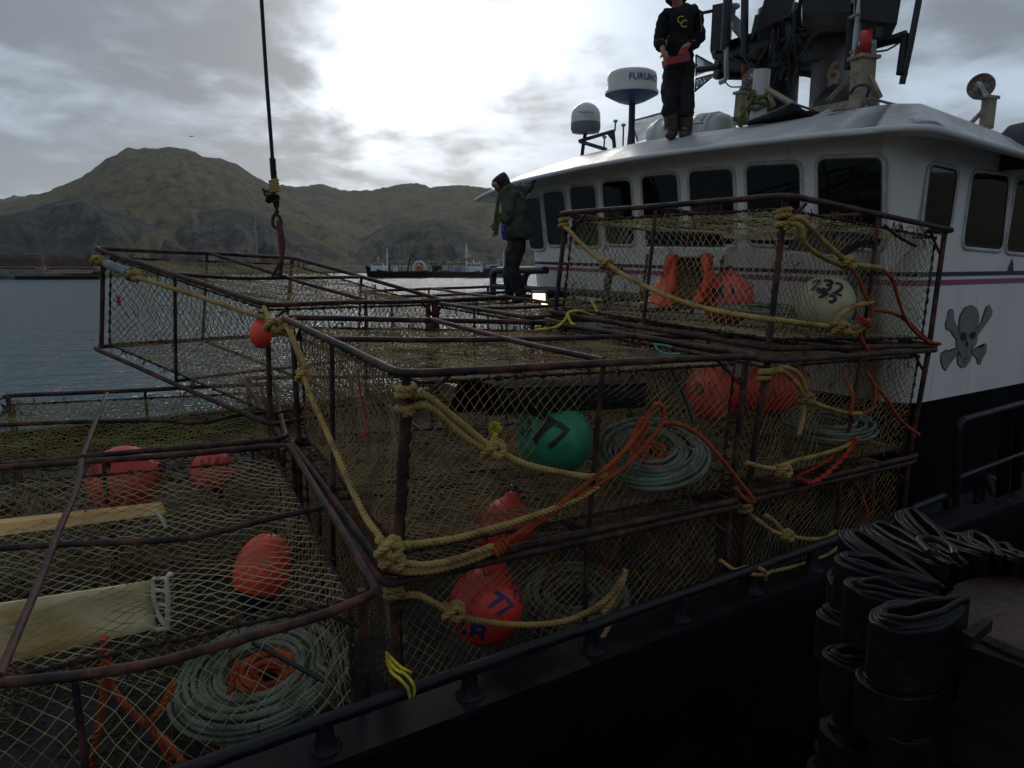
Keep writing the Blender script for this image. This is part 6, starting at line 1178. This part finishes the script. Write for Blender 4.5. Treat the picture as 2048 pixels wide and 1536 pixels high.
skinned('jacket', {'b0': (m_(1036, 486), (.195, .17)), 'b': (m_(1034, 468), (.21, .175)), 'w': (m_(1032, 445), (.21, .175)), 'c': (m_(1027, 412), (.21, .175)), 'u': (m_(1022, 388), (.175, .14)), 'n': (m_(1013, 374, .02), .085),
 'sN': (m_(1021, 388, -.13), .085), 'mN': (m_(1018, 410, -.18), .075), 'eN': (m_(1013, 432, -.22), .066), 'wN': (m_(1008, 448, -.25), .05), 'sF': (m_(1032, 386, .12), .08), 'eF': (m_(1051, 378, .33), .07), 'wF': (m_(1061, 368, .5), .05)},
 chain('b0', 'b', 'w', 'c', 'u', 'n')+chain('u', 'sN', 'mN', 'eN', 'wN')+chain('u', 'sF', 'eF', 'wF'), M_jacket, man)
skinned('trousers', {'p0': (m_(1033, 462), (.13, .11)), 'p': (m_(1033, 482), (.14, .12)), 'hN': (m_(1030, 496, -.08), .105), 'tN': (m_(1026, 518, -.1), .095), 'kN': (m_(1025, 541, -.12), .085), 'cN': (m_(1033, 565, -.11), .078), 'aN': (m_(1043, 592, -.1), .072), 'hF': (m_(1037, 496, .08), .105), 'tF': (m_(1028, 520, .08), .092), 'kF': (m_(1020, 543, .08), .08), 'cF': (m_(1018, 562, .09), .07), 'aF': (m_(1018, 589, .1), .068)},
 chain('p0', 'p', 'hN', 'tN', 'kN', 'cN', 'aN')+chain('p', 'hF', 'tF', 'kF', 'cF', 'aF'), M_trouser, man)
skinned('beanie', {'z': (m_(1010, 380, .02), .11), 'a': (m_(1005, 370, .02), .118), 'b': (m_(1001, 361, .01), .122), 'c': (m_(997, 355, .0), .115), 'd': (m_(994, 351, .0), .095)}, chain('z', 'a', 'b', 'c', 'd'), M_gasket, man)
skinned('glove', dict(hand_nodes('l', m_(1006, 452, -.24), np.array([-.03, 0, -1.]), np.array([0, 1, 0.]), 1.15, .35, None, 1.5)[0], w=(m_(1008, 448, -.24), .048), c=(m_(1007, 455, -.24), .038)), [('w', 'c'), ('c', 'lpalm')]+hand_nodes('l', m_(1006, 452, -.24), np.array([-.03, 0, -1.]), np.array([0, 1, 0.]), 1.15, .35, None, 1.5)[1], M_glove, man, 2, 0)
skinned('glove', dict(hand_nodes('r', m_(1064, 362, .55), np.array([.8, .3, .45]), np.array([.3, -.8, 0.]), 1.1, .3, None, 1.5)[0], w=(m_(1060, 368, .52), .045), c=(m_(1063, 364, .54), .036)), [('w', 'c'), ('c', 'rpalm')]+hand_nodes('r', m_(1064, 362, .55), np.array([.8, .3, .45]), np.array([.3, -.8, 0.]), 1.1, .3, None, 1.5)[1], M_glove, man, 2, 0)
for pts in ([(1044, 582, -.1), (1044, 594, -.1), (1034, 600, -.13), (1024, 604, -.16)], [(1019, 578, .1), (1020, 590, .1), (1012, 595, .09), (1003, 599, .07)]):
    skinned('boot', {str(i): (m_(*p), (.062, .058, .052, .038)[i]) for i, p in enumerate(pts)}, chain('0', '1', '2', '3'), M_boot, man)
mb = MB(); rg = random.Random(2)
for k in range(9):
    x = 996+rg.uniform(-4, 4); q = [m_(1012+rg.uniform(-4, 8), 372, -.17), m_(1000+rg.uniform(-3, 3), 388, -.22), m_(x-2, 415, -.24), m_(x-3+rg.uniform(-3, 3), 440, -.25), m_(990+rg.uniform(-14, 6), 462+rg.uniform(-8, 16), -.26)]
    rope_mb(mb, q, .011, .04, 7)
tag(mb.build('twine_bundle', mat('olive_twine', (.12, .11, .035), (.05, .045, .02), .8, 0, 12)), 'bundle of olive cords draped round the neck of the man by the wheelhouse', 'twine')
# ================================================================ DOCK FENDER (folded rubber strips) and dock
zf = -.95; fc = AZ(2045, 1188, zf)
fd = thing('dock_fender', [fc[0], fc[1], zf-1.6], 'black dock fender built of folded tyre rubber strips stacked round a rusty post head', 'fender')
def fold(op_, tp_, W_, zt, h, seed, nm='rubber_strip'):
    rg = random.Random(seed); mb = MB(); op_, tp_ = np.array(op_), np.array(tp_); ax = op_-tp_; ax[2] = 0; L = np.linalg.norm(ax); ax /= L; sd_ = np.array([-ax[1], ax[0], 0])
    ph = np.linspace(.14, 2*math.pi-.14, 44); pw = rg.uniform(1.2, 1.7)
    for k, kk in enumerate((.46, .64, .82, 1.0)):
        Lk = L*(.86+.14*kk)+.0; th_ = .0085; zz = zt-(0, .006, .012, .016)[k]+rg.uniform(-.008, .008)
        r_ = []
        for p in ph:
            x = Lk*(1-math.cos(p))/2; y = W_*1.25*(.02+.98*kk)*math.sin(p)*abs(math.sin(p/2))**pw*1.1
            wob = mn.noise(Vector((p*1.3, seed, k)))*.007; c = tp_+ax*x+sd_*(y+wob+L*.06*math.sin(p/2)*rg.choice((1,)))
            r_.append(c)
        r_ = np.array(r_); T_ = np.gradient(r_, axis=0); T_ /= np.linalg.norm(T_, axis=1)[:, None]; n_ = np.cross(T_, [0, 0, 1.])
        rows = []
        tl_s = random.Random(seed+50).uniform(-.05, .05); zz_ = zz+tl_s*(np.abs((r_-tp_)@ax)/L-.5)+np.array([mn.noise(Vector((i*.18, seed*3., k*2.)))*.014 for i in range(len(ph))])
        zb_ = zz-h+tl_s*(np.abs((r_-tp_)@ax)/L-.5)+np.array([mn.noise(Vector((i*.3, seed*5., k*2.)))*.014 for i in range(len(ph))])
        def pt(o2, z2): q2 = r_+n_*o2; q2[:, 2] = z2; return q2
        c_ = .004
        rows = [pt(-th_, zb_), pt(-th_, zz_-c_), pt(-th_+c_, zz_), pt(th_-c_, zz_), pt(th_, zz_-c_)]
        for j in range(1, 8): rows.append(pt(th_+(.008 if j % 2 else -.003)*(1 if k == 3 else 0), zz_-c_-(h-c_)*j/8))
        rows.append(pt(th_, zb_)); mb.grid(np.array(rows), closed_u=True)
    return mb.build(nm, M_rubber, fd, smooth='auto')
FO = [((1747, 1240), (1930, 1222), .075), ((1692, 1170), (1886, 1182), .072), ((1684, 1102), (1880, 1160), .075), ((1708, 1058), (1893, 1158), .070), ((1764, 1028), (1906, 1142), .078), ((1826, 1022), (1938, 1118), .06), ((1888, 1042), (1984, 1116), .062), ((1950, 1062), (2010, 1116), .05), ((2000, 1074), (2052, 1120), .06)]
for i, (a, b_, W_) in enumerate(FO):
    A_, B_ = AZ(*a, zf), AZ(*b_, zf); fold(A_, B_, W_, zf+(0 if i else .03), .165, i+1)
    for t_ in range(1, 9):
        if i > 5 and t_ > 3: continue
        j = np.random.default_rng(i*7+t_).normal(0, .026, 3)*[1, 1, 0]; o2 = unit(A_-B_)*(.02 if t_ % 2 else -.015)
        fold(A_+j+o2, B_+j, W_*random.uniform(.85, 1.2), zf-.02-.145*t_+random.uniform(-.02, .02), .150, i*11+t_*3)
mb = MB().lathe([(.01, zf-.06), (.30, zf-.065), (.315, zf-.08), (.315, zf-.12)], (fc[0]+.12, fc[1]-.03, 0), n=40); mb.build('post_head_plate', M_rustp, fd, smooth='auto')
MB().lathe([(.24, zf-.1), (.24, -6.5)], (fc[0]+.12, fc[1]-.03, 0), n=24).build('post', M_blk, fd)
pz = zf-.09; W4 = [AZ(1925, 1290, pz), AZ(2200, 1390, pz), AZ(2300, 1240, pz), AZ(2010, 1200, pz)]
bt_ = [p*[1, 1, 0]+[0, 0, -3.2] for p in W4]; MB().hexa([p+[0, 0, 0] for p in bt_]+W4).build('timber_block', M_wood, fd, smooth=False)
mb = MB()
for k in range(5):
    z0 = pz-.16-k*.26; nn_ = unit(np.cross(W4[1]-W4[0], UZ)); nn_ = nn_ if nn_[1] < 0 else -nn_
    mb.hexa([W4[0]*[1, 1, 0]+UZ*(z0-.17)+nn_*.0, W4[1]*[1, 1, 0]+UZ*(z0-.17), W4[1]*[1, 1, 0]+UZ*(z0-.17)+nn_*.05, W4[0]*[1, 1, 0]+UZ*(z0-.17)+nn_*.05, W4[0]*[1, 1, 0]+UZ*z0, W4[1]*[1, 1, 0]+UZ*z0, W4[1]*[1, 1, 0]+UZ*z0+nn_*.05, W4[0]*[1, 1, 0]+UZ*z0+nn_*.05])
mb.build('timber_planks', M_wood, fd, smooth=False)
q = [AZ(1924, 1262, zf+.0), AZ(1968, 1236, zf), AZ(1986, 1240, zf), AZ(1945, 1276, zf)]; MB().hexa([p-UZ*.03 for p in q]+q).build('loose_block', M_wood, fd, smooth=False)
q = AZ(1872, 1098, zf+.035); c = crv([q+np.array(v) for v in ((-.04, -.03, 0), (-.03, .05, .01), (.02, .06, .012), (.045, .0, .01), (.03, -.05, 0))], .01); MB().tube(c, .013, 6).build('rusty_shackle', M_rustp, fd)
setting(MB().hexa([P3(-30, -2.2, -6.5), P3(30, -2.2, -6.5), P3(30, -40, -6.5), P3(-30, -40, -6.5), P3(-30, -2.2, -1.65), P3(30, -2.2, -1.65), P3(30, -40, -1.65), P3(-30, -40, -1.65)]).build('dock', mat('dock_planks', (.05, .045, .04), (.03, .027, .025), .7, 0, 3), smooth=False))

# ================================================================ thin sea haze
hz = bpy.data.materials.new('haze'); hz.use_nodes = True; t = NT(hz.node_tree); t.n.remove(t.n['Principled BSDF'])
pv = t.node('ShaderNodeVolumePrincipled'); pv.inputs['Color'].default_value = (.80, .86, .95, 1); pv.inputs['Density'].default_value = .000052; pv.inputs['Anisotropy'].default_value = .25
t.link(pv.outputs[0], t.n['Material Output'].inputs['Volume'])
setting(MB().hexa([(-6500, -5500, -7.5), (6500, -5500, -7.5), (6500, 6500, -7.5), (-6500, 6500, -7.5), (-6500, -5500, 720), (6500, -5500, 720), (6500, 6500, 720), (-6500, 6500, 720)]).build('haze', hz, smooth=False), 'stuff')
